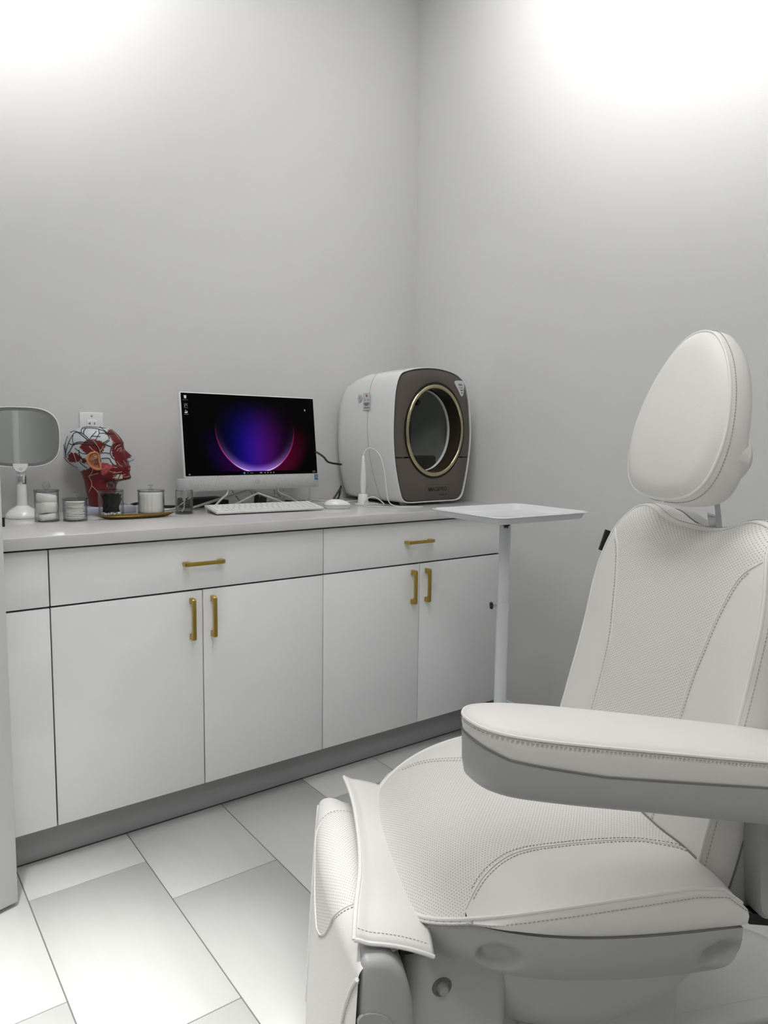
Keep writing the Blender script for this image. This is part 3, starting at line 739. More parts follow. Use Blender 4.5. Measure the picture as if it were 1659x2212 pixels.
sub('headrest_pocket', pocket, 'leather')
kn = []
for kk, d in ((0.5, 0.0), (1.0, 0.006), (1.0, 0.022), (0.85, 0.030), (0.3, 0.033)):
    kn.append([hp(0.012+kk*(0.024+0.0045*math.cos(5*a))*math.cos(a), -0.030+kk*(0.027+0.005*math.cos(5*a))*math.sin(a), 0.118+d) for a in [2*PI*j/50 for j in range(50)]])
sub('headrest_knob', MB().loft(kn), 'shell')
sub('knob_stem', MB().tube([hp(0.012, -0.03, 0.085), hp(0.012, -0.03, 0.125)], 0.012, 12), 'shell')
ps = MB(); b0, b1 = Vector((-0.200, 0.0, 0.95)), Vector((-0.166, 0.0, 1.13))
bx = [(-0.004, -0.010), (0.004, -0.010), (0.004, 0.010), (-0.004, 0.010)]
ps.loft([[(c.x+dx, c.y+dy, c.z) for dx, dy in [(-0.006, -0.011), (0.006, -0.011), (0.006, 0.011), (-0.006, 0.011)]] for c in (b0, b1)])
sub('headrest_post', ps, 'chrome', smooth=False)

# --- base
bx_ = MB()
def bowl(cx, cy, rx, ry, z0, z1, n=48):
    rr = []
    for k in range(13):
        v = k/12; s = math.cos(v*PI/2*0.92)
        rr.append([(cx+rx*s*math.cos(a), cy+ry*s*math.sin(a), z0+(z1-z0)*math.sin(v*PI/2)) for a in [2*PI*j/n for j in range(n)]])
    return rr
sub('lift_cover', MB().loft(bowl(0.08, 0.0, 0.325, 0.205, 0.44, 0.15)), 'base_white', angle=70)
sub('inner_cover', MB().loft(bowl(0.12, 0.0, 0.225, 0.222, 0.44, 0.305)), 'base_white', angle=70)
sub('lift_column', MB().loft([[(0.02+0.13*math.copysign(abs(math.cos(a))**0.5, math.cos(a)), 0.11*math.copysign(abs(math.sin(a))**0.5, math.sin(a)), z) for a in [2*PI*j/40 for j in range(40)]] for z in (0.06, 0.30)]), 'base_white', angle=70)
sub('control_housing', rbox((0.17, 0.11, 0.26), 0.022, 3, c=(0.350, 0.10, 0.285)), 'base_white')
kb = MB().lathe([(0.0, 0.012), (0.007, 0.0105), (0.0095, 0.006), (0.0095, 0.0)], 24, (0, 0, 0), 'Y')
sub('control_button', kb, 'shell', loc=(0.378, 0.155, 0.340), rot=(0, 0, PI))
sub('button_rim', MB().lathe([(0.0105, -0.0005), (0.0105, 0.0012), (0.015, 0.0012), (0.0165, -0.0005)], 28, (0, 0, 0), 'Y', True), 'seam', loc=(0.378, 0.155, 0.340), rot=(0, 0, PI))
pl = []
for k, z in ((0.98, 0.0005), (1.0, 0.006), (1.0, 0.030), (0.985, 0.042), (0.90, 0.050), (0.02, 0.052)):
    pl.append([(-0.08+0.47*k*math.copysign(abs(math.cos(a))**0.45, math.cos(a)), 0.26*k*math.copysign(abs(math.sin(a))**0.45, math.sin(a)), z) for a in [2*PI*j/64 for j in range(64)]])
sub('floor_plate', MB().loft(pl), 'base_white', angle=60)
rb = rbox((0.40, 0.05, 0.018), 0.006, 2, c=(-0.33, 0.03, 0.058)); sub('plate_rib', rb, 'base_white')

# ------------------------------------------------------------------ instrument tray stand
TS = thing('tray_stand', 'white metal instrument tray on an adjustable floor pole', 'tray stand', (-0.418, -1.004, 0), math.radians(-2))
def rrect(hx, hy, r, z, n=6):
    o = []
    for cx, cy, a0 in ((hx-r, hy-r, 0), (-hx+r, hy-r, 90), (-hx+r, -hy+r, 180), (hx-r, -hy+r, 270)):
        o += [(cx+r*math.cos(math.radians(a0+90*k/n)), cy+r*math.sin(math.radians(a0+90*k/n)), z) for k in range(n+1)]
    return o
HXT, HYT, ZTR = 0.203, 0.170, 0.951
tr = MB().loft([rrect(HXT-0.022, HYT-0.022, 0.022, ZTR-0.024), rrect(HXT-0.016, HYT-0.016, 0.026, ZTR-0.021), rrect(HXT-0.009, HYT-0.009, 0.03, ZTR-0.004), rrect(HXT-0.002, HYT-0.002, 0.032, ZTR-0.004), rrect(HXT, HYT, 0.034, ZTR-0.002), rrect(HXT-0.002, HYT-0.002, 0.032, ZTR), rrect(HXT-0.008, HYT-0.008, 0.03, ZTR), rrect(HXT-0.011, HYT-0.011, 0.028, ZTR-0.003), rrect(HXT-0.018, HYT-0.018, 0.024, ZTR-0.0185), rrect(HXT-0.026, HYT-0.026, 0.02, ZTR-0.0215)])
ob('tray', tr, 'white_metal', TS, angle=50, loc=(0.012, -0.004, 0))
pc = (0.0, 0.0)
ob('upper_pole', MB().lathe([(0.0185, 0.60), (0.0185, 0.905), (0.012, 0.918), (0.012, 0.928)], 28), 'white_metal', TS)
ob('lower_pole', MB().lathe([(0.0205, 0.03), (0.0205, 0.648), (0.0200, 0.650), (0.0150, 0.650)], 28), 'white_metal', TS)
ob('tray_plate', MB().box((0, 0, 0.9245), (0.12, 0.10, 0.004)), 'white_metal', TS, smooth=False)
def starknob(axis_pt, d, name):
    d = Vector(d).normalized(); a = d.cross(Vector((0, 0, 1))) if abs(d.z) < 0.9 else Vector((1, 0, 0)); a.normalize(); b = d.cross(a)
    rr = []
    for k, h in ((0.5, 0.0), (1, 0.003), (1, 0.008), (0.8, 0.011), (0.2, 0.012)):
        rr.append([Vector(axis_pt) + d*h + (a*math.cos(t)+b*math.sin(t))*k*(0.0105+0.0018*math.cos(6*t)) for t in [2*PI*j/36 for j in range(36)]])
    return ob(name, MB().loft(rr), 'black', TS)
kd = Vector((-0.8, 0.5, 0)); kd.normalize()
starknob(kd*0.032 + Vector((0, 0, 0.635)), kd, 'height_knob')
ob('knob_bolt', MB().tube([kd*0.018+Vector((0, 0, 0.635)), kd*0.033+Vector((0, 0, 0.635))], 0.0042, 10), 'chrome', TS)
kd2 = Vector((-0.62, -0.78, 0)); kd2.normalize()
starknob(kd2*0.020 + Vector((0, 0, 0.905)), kd2, 'tray_knob')
ob('base_bar', rbox((0.42, 0.045, 0.022), 0.006, 2, c=(0.0, 0.0, 0.033)), 'white_metal', TS)
for sx in (-1, 1):
    ob('base_leg', rbox((0.036, 0.40, 0.022), 0.006, 2, c=(sx*0.19, 0.0, 0.033)), 'white_metal', TS)
    for sy in (-1, 1):
        ob('base_foot', MB().lathe([(0.012, 0.0005), (0.014, 0.004), (0.014, 0.022)], 16, (sx*0.19, sy*0.18, 0)), 'black', TS)

# ------------------------------------------------------------------ facial imaging scanner
SN_ = thing('imaging_scanner', 'white facial imaging scanner with taupe front and gold ringed oval opening', 'scanner', (0, 0, CT))
SO = [(-0.404, 1.432), (-0.345, 1.446), (-0.270, 1.4525), (-0.195, 1.447), (-0.134, 1.430), (-0.094, 1.395), (-0.073, 1.335), (-0.062, 1.25), (-0.058, 1.18), (-0.064, 1.105), (-0.076, 1.03), (-0.091, 0.965), (-0.103, 0.940), (-0.130, 0.9265), (-0.20, 0.9250), (-0.30, 0.9245), (-0.375, 0.9245), (-0.408, 0.936), (-0.424, 0.970), (-0.440, 1.03), (-0.453, 1.10), (-0.460, 1.18), (-0.460, 1.25), (-0.456, 1.33), (-0.446, 1.385), (-0.430, 1.418)]
SOs = [(p.x, p.z-CT) for p in spline([(a, 0, b) for a, b in SO], 6, True)]
scx, scz = -0.259, 1.19-CT
def so_ring(k, y, dz=0, kz=None, lowk=None):
    kz = kz or k
    return [(scx+(x-scx)*k, y, max(0.0105, scz+(z-scz)*kz+dz)) for x, z in SOs]
body = MB().loft([so_ring(0.975, -0.4400), so_ring(0.985, -0.452), so_ring(0.995, -0.4525), so_ring(1.0, -0.449), so_ring(1.003, -0.43), so_ring(1.006, -0.35), so_ring(1.008, -0.25), so_ring(1.004, -0.17, -0.006, 0.985), so_ring(0.985, -0.10, -0.016, 0.945), so_ring(0.95, -0.055, -0.028, 0.895), so_ring(0.86, -0.032, -0.034, 0.80), so_ring(0.5, -0.022, -0.03, 0.45)], False, True)
ob('body', body, 'scanner_white', SN_, angle=50)
ob('body_seam', MB().tube([(scx+(x-scx)*1.0075, -0.305+0.02*math.sin((z-0.1)*6), scz+(z-scz)*1.0075) for x, z in SOs], 0.0010, 6, True), 'grey_line', SN_)
# the face: black gap, two taupe plates, oval ring, tunnel and cavity
OX, OZ, OA, OB = -0.2507, 1.207-CT, 0.1495, 0.1830
def oval(k, y, n=96, dx=0, dz=0): return [(OX+OA*k*math.cos(2*PI*j/n)+dx, y, OZ+OB*k*math.sin(2*PI*j/n)+dz) for j in range(n)]
def curve_arc(P, z0, up):
    n = len(P); idx = [i for i in range(n) if (P[i][1] > z0) == up]
    # rotate so that the run is contiguous
    st = [i for i in idx if (P[i-1][1] > z0) != up][0]
    run = [P[(st+k) % n] for k in range(len(idx))]
    a, b = P[st-1], P[(st+len(idx)) % n]
    def cut(p, q): t = (z0-p[1])/(q[1]-p[1]); return (p[0]+(q[0]-p[0])*t, z0)
    run = [cut(a, run[0])] + run + [cut(run[-1], b)]
    if run[0][0] > run[-1][0]: run = run[::-1]
    return [(p.x, p.z) for p in resample_n([(x, 0, z) for x, z in run], 60)]
def resample_n(pts, n):
    P = [Vector(p) for p in pts]; L = [0]
    for a, b in zip(P, P[1:]): L.append(L[-1]+(b-a).length)
    out = []; k = 0
    for i in range(n+1):
        d = L[-1]*i/n
        while k < len(L)-2 and L[k+1] < d: k += 1
        t = (d-L[k])/max(1e-9, L[k+1]-L[k]); out.append(P[k].lerp(P[k+1], min(1, t)))
    return out
face_out = [(scx+(x-scx)*0.958, scz+(z-scz)*0.968) for x, z in SOs]
face_in = [(OX+OA*1.035*math.cos(2*PI*j/120), OZ+OB*1.035*math.sin(2*PI*j/120)) for j in range(120)]
ob('face_gap', MB().loft([so_ring(0.978, -0.4445, 0, 0.982), so_ring(0.955, -0.4447, 0, 0.966)], False, False), 'black', SN_)
fb = MB().loft([[(scx+(x-scx)*0.975, -0.4440, scz+(z-scz)*0.98) for x, z in [SOs[int(j*len(SOs)/96) % len(SOs)] for j in range(96)]], [(scx+(x-scx)*0.2, -0.4440, scz+(z-scz)*0.2) for x, z in [SOs[int(j*len(SOs)/96) % len(SOs)] for j in range(96)]]], False, False)
def plate(name, z0, up):
    o = curve_arc(face_out, z0, up); i_ = curve_arc(face_in, z0, up); mb = MB(); m = len(o); R_ = []
    for (a, y) in ((0.0, -0.4400), (0.0, -0.4490), (0.03, -0.4505), (0.97, -0.4505), (1.0, -0.4490), (1.0, -0.4400)):
        R_.append([(p[0]+(q[0]-p[0])*a, y, p[1]+(q[1]-p[1])*a) for p, q in zip(o, i_)])
    mb.loft(R_, False, False, False)
    mb.add([r[0] for r in R_], [tuple(range(len(R_)))]); mb.add([r[-1] for r in R_], [tuple(range(len(R_)))])
    return ob(name, mb, 'taupe', SN_, angle=50)
plate('upper_face_plate', 1.1045-CT, True); plate('lower_face_plate', 1.0995-CT, False)
for gx_, gw_ in ((-0.428, 0.036), (-0.085, 0.026)): ob('split_gap', MB().box((gx_, -0.4455, 1.102-CT), (gw_, 0.002, 0.008)), 'black', SN_, smooth=False)
ob('ring_gap', MB().loft([oval(1.045, -0.4470), oval(0.97, -0.4470)], False, False), 'black', SN_)
ring = []
for a in range(10):
    t = 2*PI*a/10; ring.append(oval(0.945+0.048*math.cos(t), -0.4500-0.0075*math.sin(t)))
ring.append(ring[0]); ob('oval_ring', MB().loft(ring, False, False), 'gold_ring', SN_, angle=60)
ob('tunnel', MB().loft([oval(0.91, -0.448), oval(0.90, -0.43), oval(0.90, -0.385), oval(0.88, -0.382)], False, False), 'dark_brown', SN_)
ob('inner_lip', MB().loft([oval(0.885, -0.386), oval(0.873, -0.388), oval(0.866, -0.385), oval(0.864, -0.375)], False, False), 'white_gloss', SN_)
cav = [oval(0.92, -0.381), oval(1.08, -0.36), oval(1.18, -0.30), oval(1.15, -0.22), oval(1.0, -0.15), oval(0.7, -0.10), oval(0.3, -0.085), oval(0.02, -0.083)]
ob('cavity', MB().loft(cav, False, True), 'cavity', SN_, angle=80)
cr = MB().loft([[(p[0], p[2]-0.43+0.0, p[1]) for p in rrect(0.095, 0.052, 0.012, zz)] for zz in ()]) if False else None
ob('chin_rest', rbox((0.150, 0.030, 0.130), 0.012, 3, c=(-0.248, -0.360, 1.042-CT)), 'black_matte', SN_)
for (x, z, r) in ((-0.300, 1.322, 0.010), (-0.270, 1.318, 0.012), (-0.316, 1.272, 0.014), (-0.312, 1.118, 0.014)):
    ob('light_pod', MB().lathe([(0.0, r*0.8), (r*0.7, r*0.6), (r, 0.0), (r*0.8, -r), (0.0, -r*1.2)], 16, (x, -0.362, z-CT), 'Y'), 'black', SN_)
ob('camera_bar', rbox((0.022, 0.03, 0.095), 0.004, 2, c=(-0.322, -0.360, 1.195-CT)), 'black', SN_)
for x in (-0.36, -0.155):
    for y in (-0.39, -0.10):
        ob('foot', MB().lathe([(0.012, 0.0), (0.015, 0.004), (0.016, 0.016)], 18, (x, y, 0)), 'white_plastic', SN_)
RX = (PI/2, 0, 0)
text('maker_lettering', 'IMAGEPRO', 0.0225, 'black_matte', SN_, (-0.232, -0.4507, 0.9745-CT), RX, 0.92, 0.016)
for dx_, w_ in ((-0.222, 0.004), (-0.205, 0.022), (-0.186, 0.010)): ob('maker_sublettering', MB().box((dx_, -0.4506, 0.953-CT), (w_, 0.0004, 0.0048)), 'print_dark', SN_, smooth=False)
ob('name_panel', MB().box((-0.233, -0.4504, 0.993-CT), (0.122, 0.0004, 0.0006)).box((-0.233, -0.4504, 0.940-CT), (0.122, 0.0004, 0.0006)).box((-0.294, -0.4504, 0.9665-CT), (0.0006, 0.0004, 0.053)).box((-0.172, -0.4504, 0.9665-CT), (0.0006, 0.0004, 0.053)), 'dark_brown', SN_, smooth=False)
stp = [(p.x, p.z) for p in spline([(-0.150, 0, 1.398), (-0.146, 0, 1.407), (-0.125, 0, 1.409), (-0.104, 0, 1.408), (-0.098, 0, 1.400), (-0.099, 0, 1.375), (-0.103, 0, 1.353), (-0.110, 0, 1.347), (-0.117, 0, 1.352), (-0.132, 0, 1.374)], 5, True)]
st_ = ob('front_sticker', MB().loft([[(x-0.004, -0.4504, z-CT) for x, z in stp], [(x-0.004, -0.4512, z-CT) for x, z in stp]]), 'sticker', SN_, smooth=False)
text('sticker_print', 'visia', 0.0125, 'print_dark', st_, (-0.124, -0.4516, 1.393-CT), RX)
ob('sticker_print', MB().box((-0.121, -0.4515, 1.382-CT), (0.024, 0.0004, 0.0010)).box((-0.119, -0.4515, 1.378-CT), (0.020, 0.0004, 0.0010)).box((-0.116, -0.4515, 1.371-CT), (0.015, 0.0004, 0.0032)).box((-0.114, -0.4515, 1.3605-CT), (0.005, 0.0004, 0.006)), 'print_dark', st_, smooth=False)
# warning sticker and round mark on the side (side faces -x, slightly inclined)
RSI = (PI/2, 0, -PI/2)
XS_ = -0.4628
ws = ob('warning_sticker', MB().box((XS_, -0.280, 1.317-CT), (0.0012, 0.046, 0.068)), 'sticker', SN_, smooth=False)
ob('sticker_border', MB().box((XS_-0.0006, -0.280, 1.3505-CT), (0.0004, 0.045, 0.0008)).box((XS_-0.0006, -0.280, 1.2835-CT), (0.0004, 0.045, 0.0008)).box((XS_-0.0006, -0.2575, 1.317-CT), (0.0004, 0.0008, 0.067)).box((XS_-0.0006, -0.3025, 1.317-CT), (0.0004, 0.0008, 0.067)), 'grey_line', ws, smooth=False)
ob('warning_triangle', MB().add([(XS_-0.0008, -0.287, 1.337-CT), (XS_-0.0008, -0.273, 1.337-CT), (XS_-0.0008, -0.280, 1.348-CT)], [(0, 1, 2)]), 'print_red', ws, smooth=False)
wl_ = MB()
for i, wd in enumerate((0.036, 0.038, 0.022)): wl_.box((XS_-0.0008, -0.280, 1.312-0.0045*i-CT), (0.0004, wd, 0.0026))
for i, wd in enumerate((0.036, 0.034)): wl_.box((XS_-0.0008, -0.280, 1.2955-0.004*i-CT), (0.0004, wd, 0.0014))
for yy in (-0.268, -0.290): wl_.lathe([(0.0042, 0), (0.0042, 0.0004), (0.0030, 0.0004), (0.0030, 0)], 14, (XS_-0.0010, yy, 1.3235-CT), 'X', True)
ob('warning_print', wl_, 'print_dark', ws, smooth=False)
rm = ob('round_mark', MB().lathe([(0.0, 0.0006), (0.0135, 0.0006), (0.0140, 0.0)], 28, (XS_, -0.232, 1.333-CT), 'X'), 'sticker', SN_)
ob('mark_ring', MB().lathe([(0.0125, 0.0), (0.0125, -0.0006), (0.0138, -0.0006), (0.0138, 0.0)], 28, (XS_, -0.232, 1.333-CT), 'X', True), 'grey_line', rm)
text('mark_figure', '2', 0.013, 'print_dark', rm, (XS_-0.0008, -0.232, 1.333-CT), RSI)

# skin camera wand in its stand
W_ = thing('skin_camera_wand', 'slim white handheld skin camera standing in its charging cup', 'camera', (-0.505, -0.322, CT))
ob('stand_cup', MB().lathe([(0.0215, 0.0), (0.0225, 0.002), (0.0215, 0.010), (0.0185, 0.040), (0.0165, 0.043), (0.012, 0.0435)], 28), 'white_plastic', W_)
ob('stand_base', MB().loft([rrect(0.043, 0.024, 0.012, 0.0003), rrect(0.044, 0.025, 0.012, 0.004), rrect(0.043, 0.024, 0.012, 0.0055)]), 'white_plastic', W_, loc=(0.018, 0, 0))
ob('wand_body', MB().lathe([(0.0100, 0.044), (0.0115, 0.052), (0.0122, 0.085), (0.0112, 0.120), (0.0085, 0.160), (0.0062, 0.185), (0.0040, 0.191), (0.0025, 0.193)], 24), 'white_plastic', W_)
ob('wand_button', MB().lathe([(0.0016, 0), (0.0016, 0.0008)], 10, (0.0, -0.0078, 0.172), 'Y'), 'print_dark', W_)
wc = spline([(0, 0, 0.192), (0.008, 0, 0.212), (0.032, -0.003, 0.222), (0.040, -0.05, 0.198), (0.038, -0.085, 0.14), (0.038, -0.10, 0.07), (0.04, -0.115, 0.02), (0.06, -0.135, 0.0035), (0.10, -0.16, 0.0026), (0.13, -0.185, 0.0026), (0.135, -0.205, 0.0026), (0.10, -0.212, 0.0026), (0.04, -0.17, 0.0026), (-0.01, -0.115, 0.0026), (-0.035, -0.065, 0.0026), (-0.02, -0.03, 0.010), (0.01, -0.028, 0.030), (0.035, -0.035, 0.030), (0.05, -0.07, 0.004), (0.05, 0.05, 0.0026)], 8)
ob('wand_cable', MB().tube(wc, 0.0019, 8), 'cable_white', W_)

# ------------------------------------------------------------------ all-in-one computer
MYAW, MTI = 0.017, 0.122
MO = thing('all_in_one_computer', 'white all in one computer showing a blue and violet glowing desktop', 'computer', (-1.195, -0.247, 0.984), MYAW)
TILT = Matrix.Rotation(-MTI, 4, 'X')
def tl_(o): o.matrix_local = TILT @ o.matrix_local; return o
MW, MH = 0.54, 0.345
def mob(n, me, m, parent=MO, **k):
    o = ob(n, me, m, parent, **k)
    if parent is MO: o.rotation_euler = (-MTI, 0, 0)
    return o
mob('panel_body', rbox((MW, 0.022, MH), 0.004, 2, c=(MW/2, 0.012, MH/2)), 'white_plastic')
mob('rear_housing', rbox((0.34, 0.035, 0.22), 0.012, 2, c=(MW/2, 0.036, 0.15)), 'white_plastic')
sw, s0, s1 = MW-0.008, 0.053, MH-0.004
def mquad(x0, z0, x1, z1, y): return [(x0, y, z0), (x1, y, z0), (x1, y, z1), (x0, y, z1)]
sm_ = bpy.data.meshes.new('screen'); sm_.from_pydata(mquad(0.004, s0, MW-0.004, s1, -0.0002) + mquad(0.004, s0, MW-0.004, s1, 0.0030), [], [(0, 1, 2, 3), (4, 7, 6, 5), (0, 4, 5, 1), (1, 5, 6, 2), (2, 6, 7, 3), (3, 7, 4, 0)])
Lu = sm_.uv_layers.new(name='UVMap')
for lp in sm_.loops:
    c_ = sm_.vertices[lp.vertex_index].co; Lu.data[lp.index].uv = (c_.x-0.004, c_.z-s0)
scr = mob('screen', sm_, 'screen_picture')
mob('speaker_chin', rbox((MW-0.004, 0.003, 0.049), 0.001, 1, c=(MW/2, 0.0, 0.0265)), 'speaker_fabric')
lg = MB().lathe([(0.0072, 0), (0.0072, 0.0006), (0.0080, 0.0006), (0.0080, 0)], 28, (MW/2+0.005, -0.0016, 0.027), 'Y', True)
for dx in (-0.0022, 0.0022):
    lg.add([(MW/2+0.005+dx-0.0007, -0.0023, 0.022+(0.0016 if dx > 0 else -0.001)), (MW/2+0.005+dx+0.0003, -0.0023, 0.022+(0.0016 if dx > 0 else -0.001)), (MW/2+0.005+dx+0.0017, -0.0023, 0.033+(0.0 if dx > 0 else 0)), (MW/2+0.005+dx+0.0007, -0.0023, 0.033)], [(0, 1, 2, 3)])
mob('logo', lg, 'grey_line', smooth=False)
bs = mob('blue_sticker', MB().box((MW-0.0115, -0.0022, 0.0385), (0.0155, 0.0006, 0.020)), 'sticker_blue', smooth=False)
stt = ob('sticker_print', text_mesh('intel', 0.006), 'sticker', bs); stt.location = (MW-0.0115, -0.0027, 0.043); stt.rotation_euler = RX; stt.data.materials.clear(); stt.data.materials.append(MATS['sticker'])
stt = ob('sticker_print', text_mesh('CORE', 0.005), 'sticker', bs); stt.location = (MW-0.0115, -0.0027, 0.036); stt.rotation_euler = RX; stt.data.materials.clear(); stt.data.materials.append(MATS['sticker'])
def scr_obj(n, mb, m):
    return ob(n, mb, m, scr, smooth=False)
YI = -0.0009
def q_(mb, x, z, w_, h_): mb.add(mquad(x-w_/2, z-h_/2, x+w_/2, z+h_/2, YI), [(0, 1, 2, 3)]); return mb
def stext(s, size, x, z):
    me = text_mesh(s, size, 0.0); me.materials.clear(); o = ob('screen_text', me, 'icon_dim', scr); o.location = (x, YI, z); o.rotation_euler = RX
bn_ = MB(); bn_.add([(0.0155, YI, 0.3215), (0.0225, YI, 0.3215), (0.0238, YI, 0.332), (0.0142, YI, 0.332)], [(0, 1, 2, 3)]); scr_obj('bin_icon', bn_, 'icon_white')
b2 = MB(); b2.add([(0.0170, YI-0.0002, 0.3245), (0.0210, YI-0.0002, 0.3245), (0.0190, YI-0.0002, 0.3290)], [(0, 1, 2)]); scr_obj('bin_arrows', b2, 'icon_blue')
stext('Recycle Bin', 0.0040, 0.019, 0.3165)
i2 = MB()
for x, z, w_, h_ in ((0.0145, 0.298, 0.0006, 0.010), (0.0255, 0.298, 0.0006, 0.010), (0.02, 0.3035, 0.010, 0.0006), (0.0195, 0.3005, 0.006, 0.0018), (0.0172, 0.2975, 0.0014, 0.004), (0.0222, 0.2975, 0.0014, 0.004), (0.0158, 0.2945, 0.003, 0.003)): q_(i2, x, z, w_, h_)
scr_obj('scanner_icon', i2, 'icon_dim'); stext('ImagePro', 0.0040, 0.020, 0.2895)
i3 = MB()
for x, z, w_, h_ in ((0.018, 0.2795, 0.003, 0.003), (0.0195, 0.2730, 0.009, 0.004), (0.0235, 0.2765, 0.0025, 0.003), (0.0155, 0.2725, 0.003, 0.003)): q_(i3, x, z, w_, h_)
scr_obj('picture_icon', i3, 'icon_white'); scr_obj('icon_caption', q_(MB(), 0.020, 0.2665, 0.0150, 0.0014), 'icon_dim')
ti = MB()
for dx in (-0.0017, 0.0017):
    for dz in (-0.0017, 0.0017): q_(ti, 0.2255+dx, 0.0600+dz, 0.0030, 0.0030)
scr_obj('start_icon', ti, 'icon_blue')
stext('Search', 0.0050, 0.255, 0.0600)
for x in (0.290, 0.295, 0.309, 0.321, 0.333, 0.345): scr_obj('taskbar_icon', q_(MB(), x, 0.060, 0.0042, 0.0042), 'icon_dim')
scr_obj('search_icon', q_(MB(), 0.239, 0.060, 0.0030, 0.0030), 'icon_dim'); scr_obj('weather_icon', q_(q_(MB(), 0.018, 0.0580, 0.006, 0.0026), 0.018, 0.0590, 0.0035, 0.0036), 'icon_dim')
for dz_, w_ in ((0.0622, 0.0130), (0.0580, 0.0140)): scr_obj('clock_digits', q_(MB(), 0.521, dz_, w_, 0.0014), 'icon_dim')
cu = MB(); cu.add([(0.494, YI, 0.300), (0.494, YI, 0.2925), (0.4957, YI, 0.2940), (0.4972, YI, 0.2915), (0.4980, YI, 0.2919), (0.4968, YI, 0.2945), (0.4992, YI, 0.2948)], [(0, 1, 2, 3, 4, 5, 6)]); scr_obj('mouse_pointer', cu, 'icon_white')
# wire stand: two bent rods and a V brace
def rod(pts, r=0.0042, m='stand_metal'):
    return ob('stand_rod', MB().tube(spline(pts, 6), r, 8), m, MO)
for sx, ex in ((0.155, 0.075), (0.362, 0.45)):
    rod([(sx, 0.004, 0.02), (sx, 0.002, -0.012), (sx+(ex-sx)*0.35, -0.010, -0.03), (ex, -0.035, -0.0655)])
rod([(0.060, 0.085, -0.0655), (0.25, 0.060, -0.012), (0.27, 0.058, -0.010), (0.30, 0.06, -0.014), (0.405, 0.075, -0.038), (0.395, 0.060, -0.020), (0.370, 0.02, 0.01)], 0.0048)
rod([(0.13, -0.030, -0.0655), (0.26, -0.006, -0.019), (0.272, -0.004, -0.017), (0.285, -0.006, -0.019), (0.40, -0.034, -0.0655)])

# ------------------------------------------------------------------ keyboard and mouse
KY = math.radians(-4)
KB = thing('keyboard', 'slim white computer keyboard lying in front of the computer', 'keyboard', (-1.150, -0.400, CT), KY)
KW, KD, KT = 0.400, 0.125, math.radians(6)
kbm = ob('keyboard_body', rbox((KW, KD, 0.0085), 0.0025, 2, c=(KW/2, KD/2, 0.0075)), 'keyboard_body', KB); kbm.rotation_euler = (KT, 0, 0)
ob('keyboard_foot', MB().box((KW/2, KD-0.018, 0.0078), (KW-0.004, 0.010, 0.015)), 'keyboard_body', KB, smooth=False)
kk = MB(); rowsk = [(0.0, 0.0165), (0.0185, 0.0165), (0.037, 0.0165), (0.0555, 0.0165), (0.074, 0.0165), (0.0925, 0.011)]
for r_, (yy, hh) in enumerate(rowsk):
    x_ = 0.008
    if r_ == 0: ws_ = [0.021, 0.021, 0.021, 0.10, 0.021, 0.021, 0.016, 0.016, 0.016] + [0.0165]*3
    elif r_ == 5: ws_ = [0.0165]*20
    else: ws_ = [0.0165+0.004*(r_ % 3)] + [0.0165]*12 + [0.0300-0.004*(r_ % 3)] + [0.0165]*4
    sc_ = (KW-0.016-0.0022*(len(ws_)-1))/sum(ws_)
    for w_ in ws_:
        kk.box((x_+w_*sc_/2, 0.010+yy+hh/2, 0.0128), (w_*sc_-0.0006, hh-0.0014, 0.0022)); x_ += w_*sc_+0.0022
ko = ob('keys', kk, 'key', kbm, smooth=False); ko['kind'] = 'stuff'
MS = thing('computer_mouse', 'white computer mouse with round logo beside the keyboard', 'mouse', (-0.672, -0.392, CT), math.radians(-28))
def mring(v, sc=1.0):
    out = []
    for j in range(40):
        a = 2*PI*j/40; out.append((0.052*sc*math.cos(a)*(1 if math.cos(a) > 0 else 0.96), 0.029*sc*math.copysign(abs(math.sin(a))**0.85, math.sin(a)), v))
    return out
ms1 = []; 
for k, h in ((0.90, 0.0006), (0.95, 0.004), (0.985, 0.009), (1.0, 0.0125)): ms1.append(mring(h, k))
ob('mouse_base', MB().loft(ms1), 'keyboard_body', MS)
ms2 = []
for k in range(12):
    v = k/11; c_ = math.cos(v*PI/2*0.985)
    ms2.append([(x-0.006*v, y, 0.0135+0.0215*math.sin(v*PI/2) - 0.006*(x/0.05)**2*0.3) for x, y, z in mring(0, max(0.02, c_))])
ob('mouse_shell', MB().loft(ms2, True, True), 'white_gloss', MS, angle=70)
ob('shell_gap', MB().tube([(x, y, z) for x, y, z in mring(0.0131, 0.995)], 0.0009, 6, True), 'grey_line', MS)
ml = MB().lathe([(0.0048, 0), (0.0048, 0.0004), (0.0036, 0.0004), (0.0036, 0)], 20, ring=True); mlo = ob('mouse_logo', ml, 'print_dark', MS, loc=(0.028, -0.004, 0.0312), rot=(0.05, 0.42, 0))

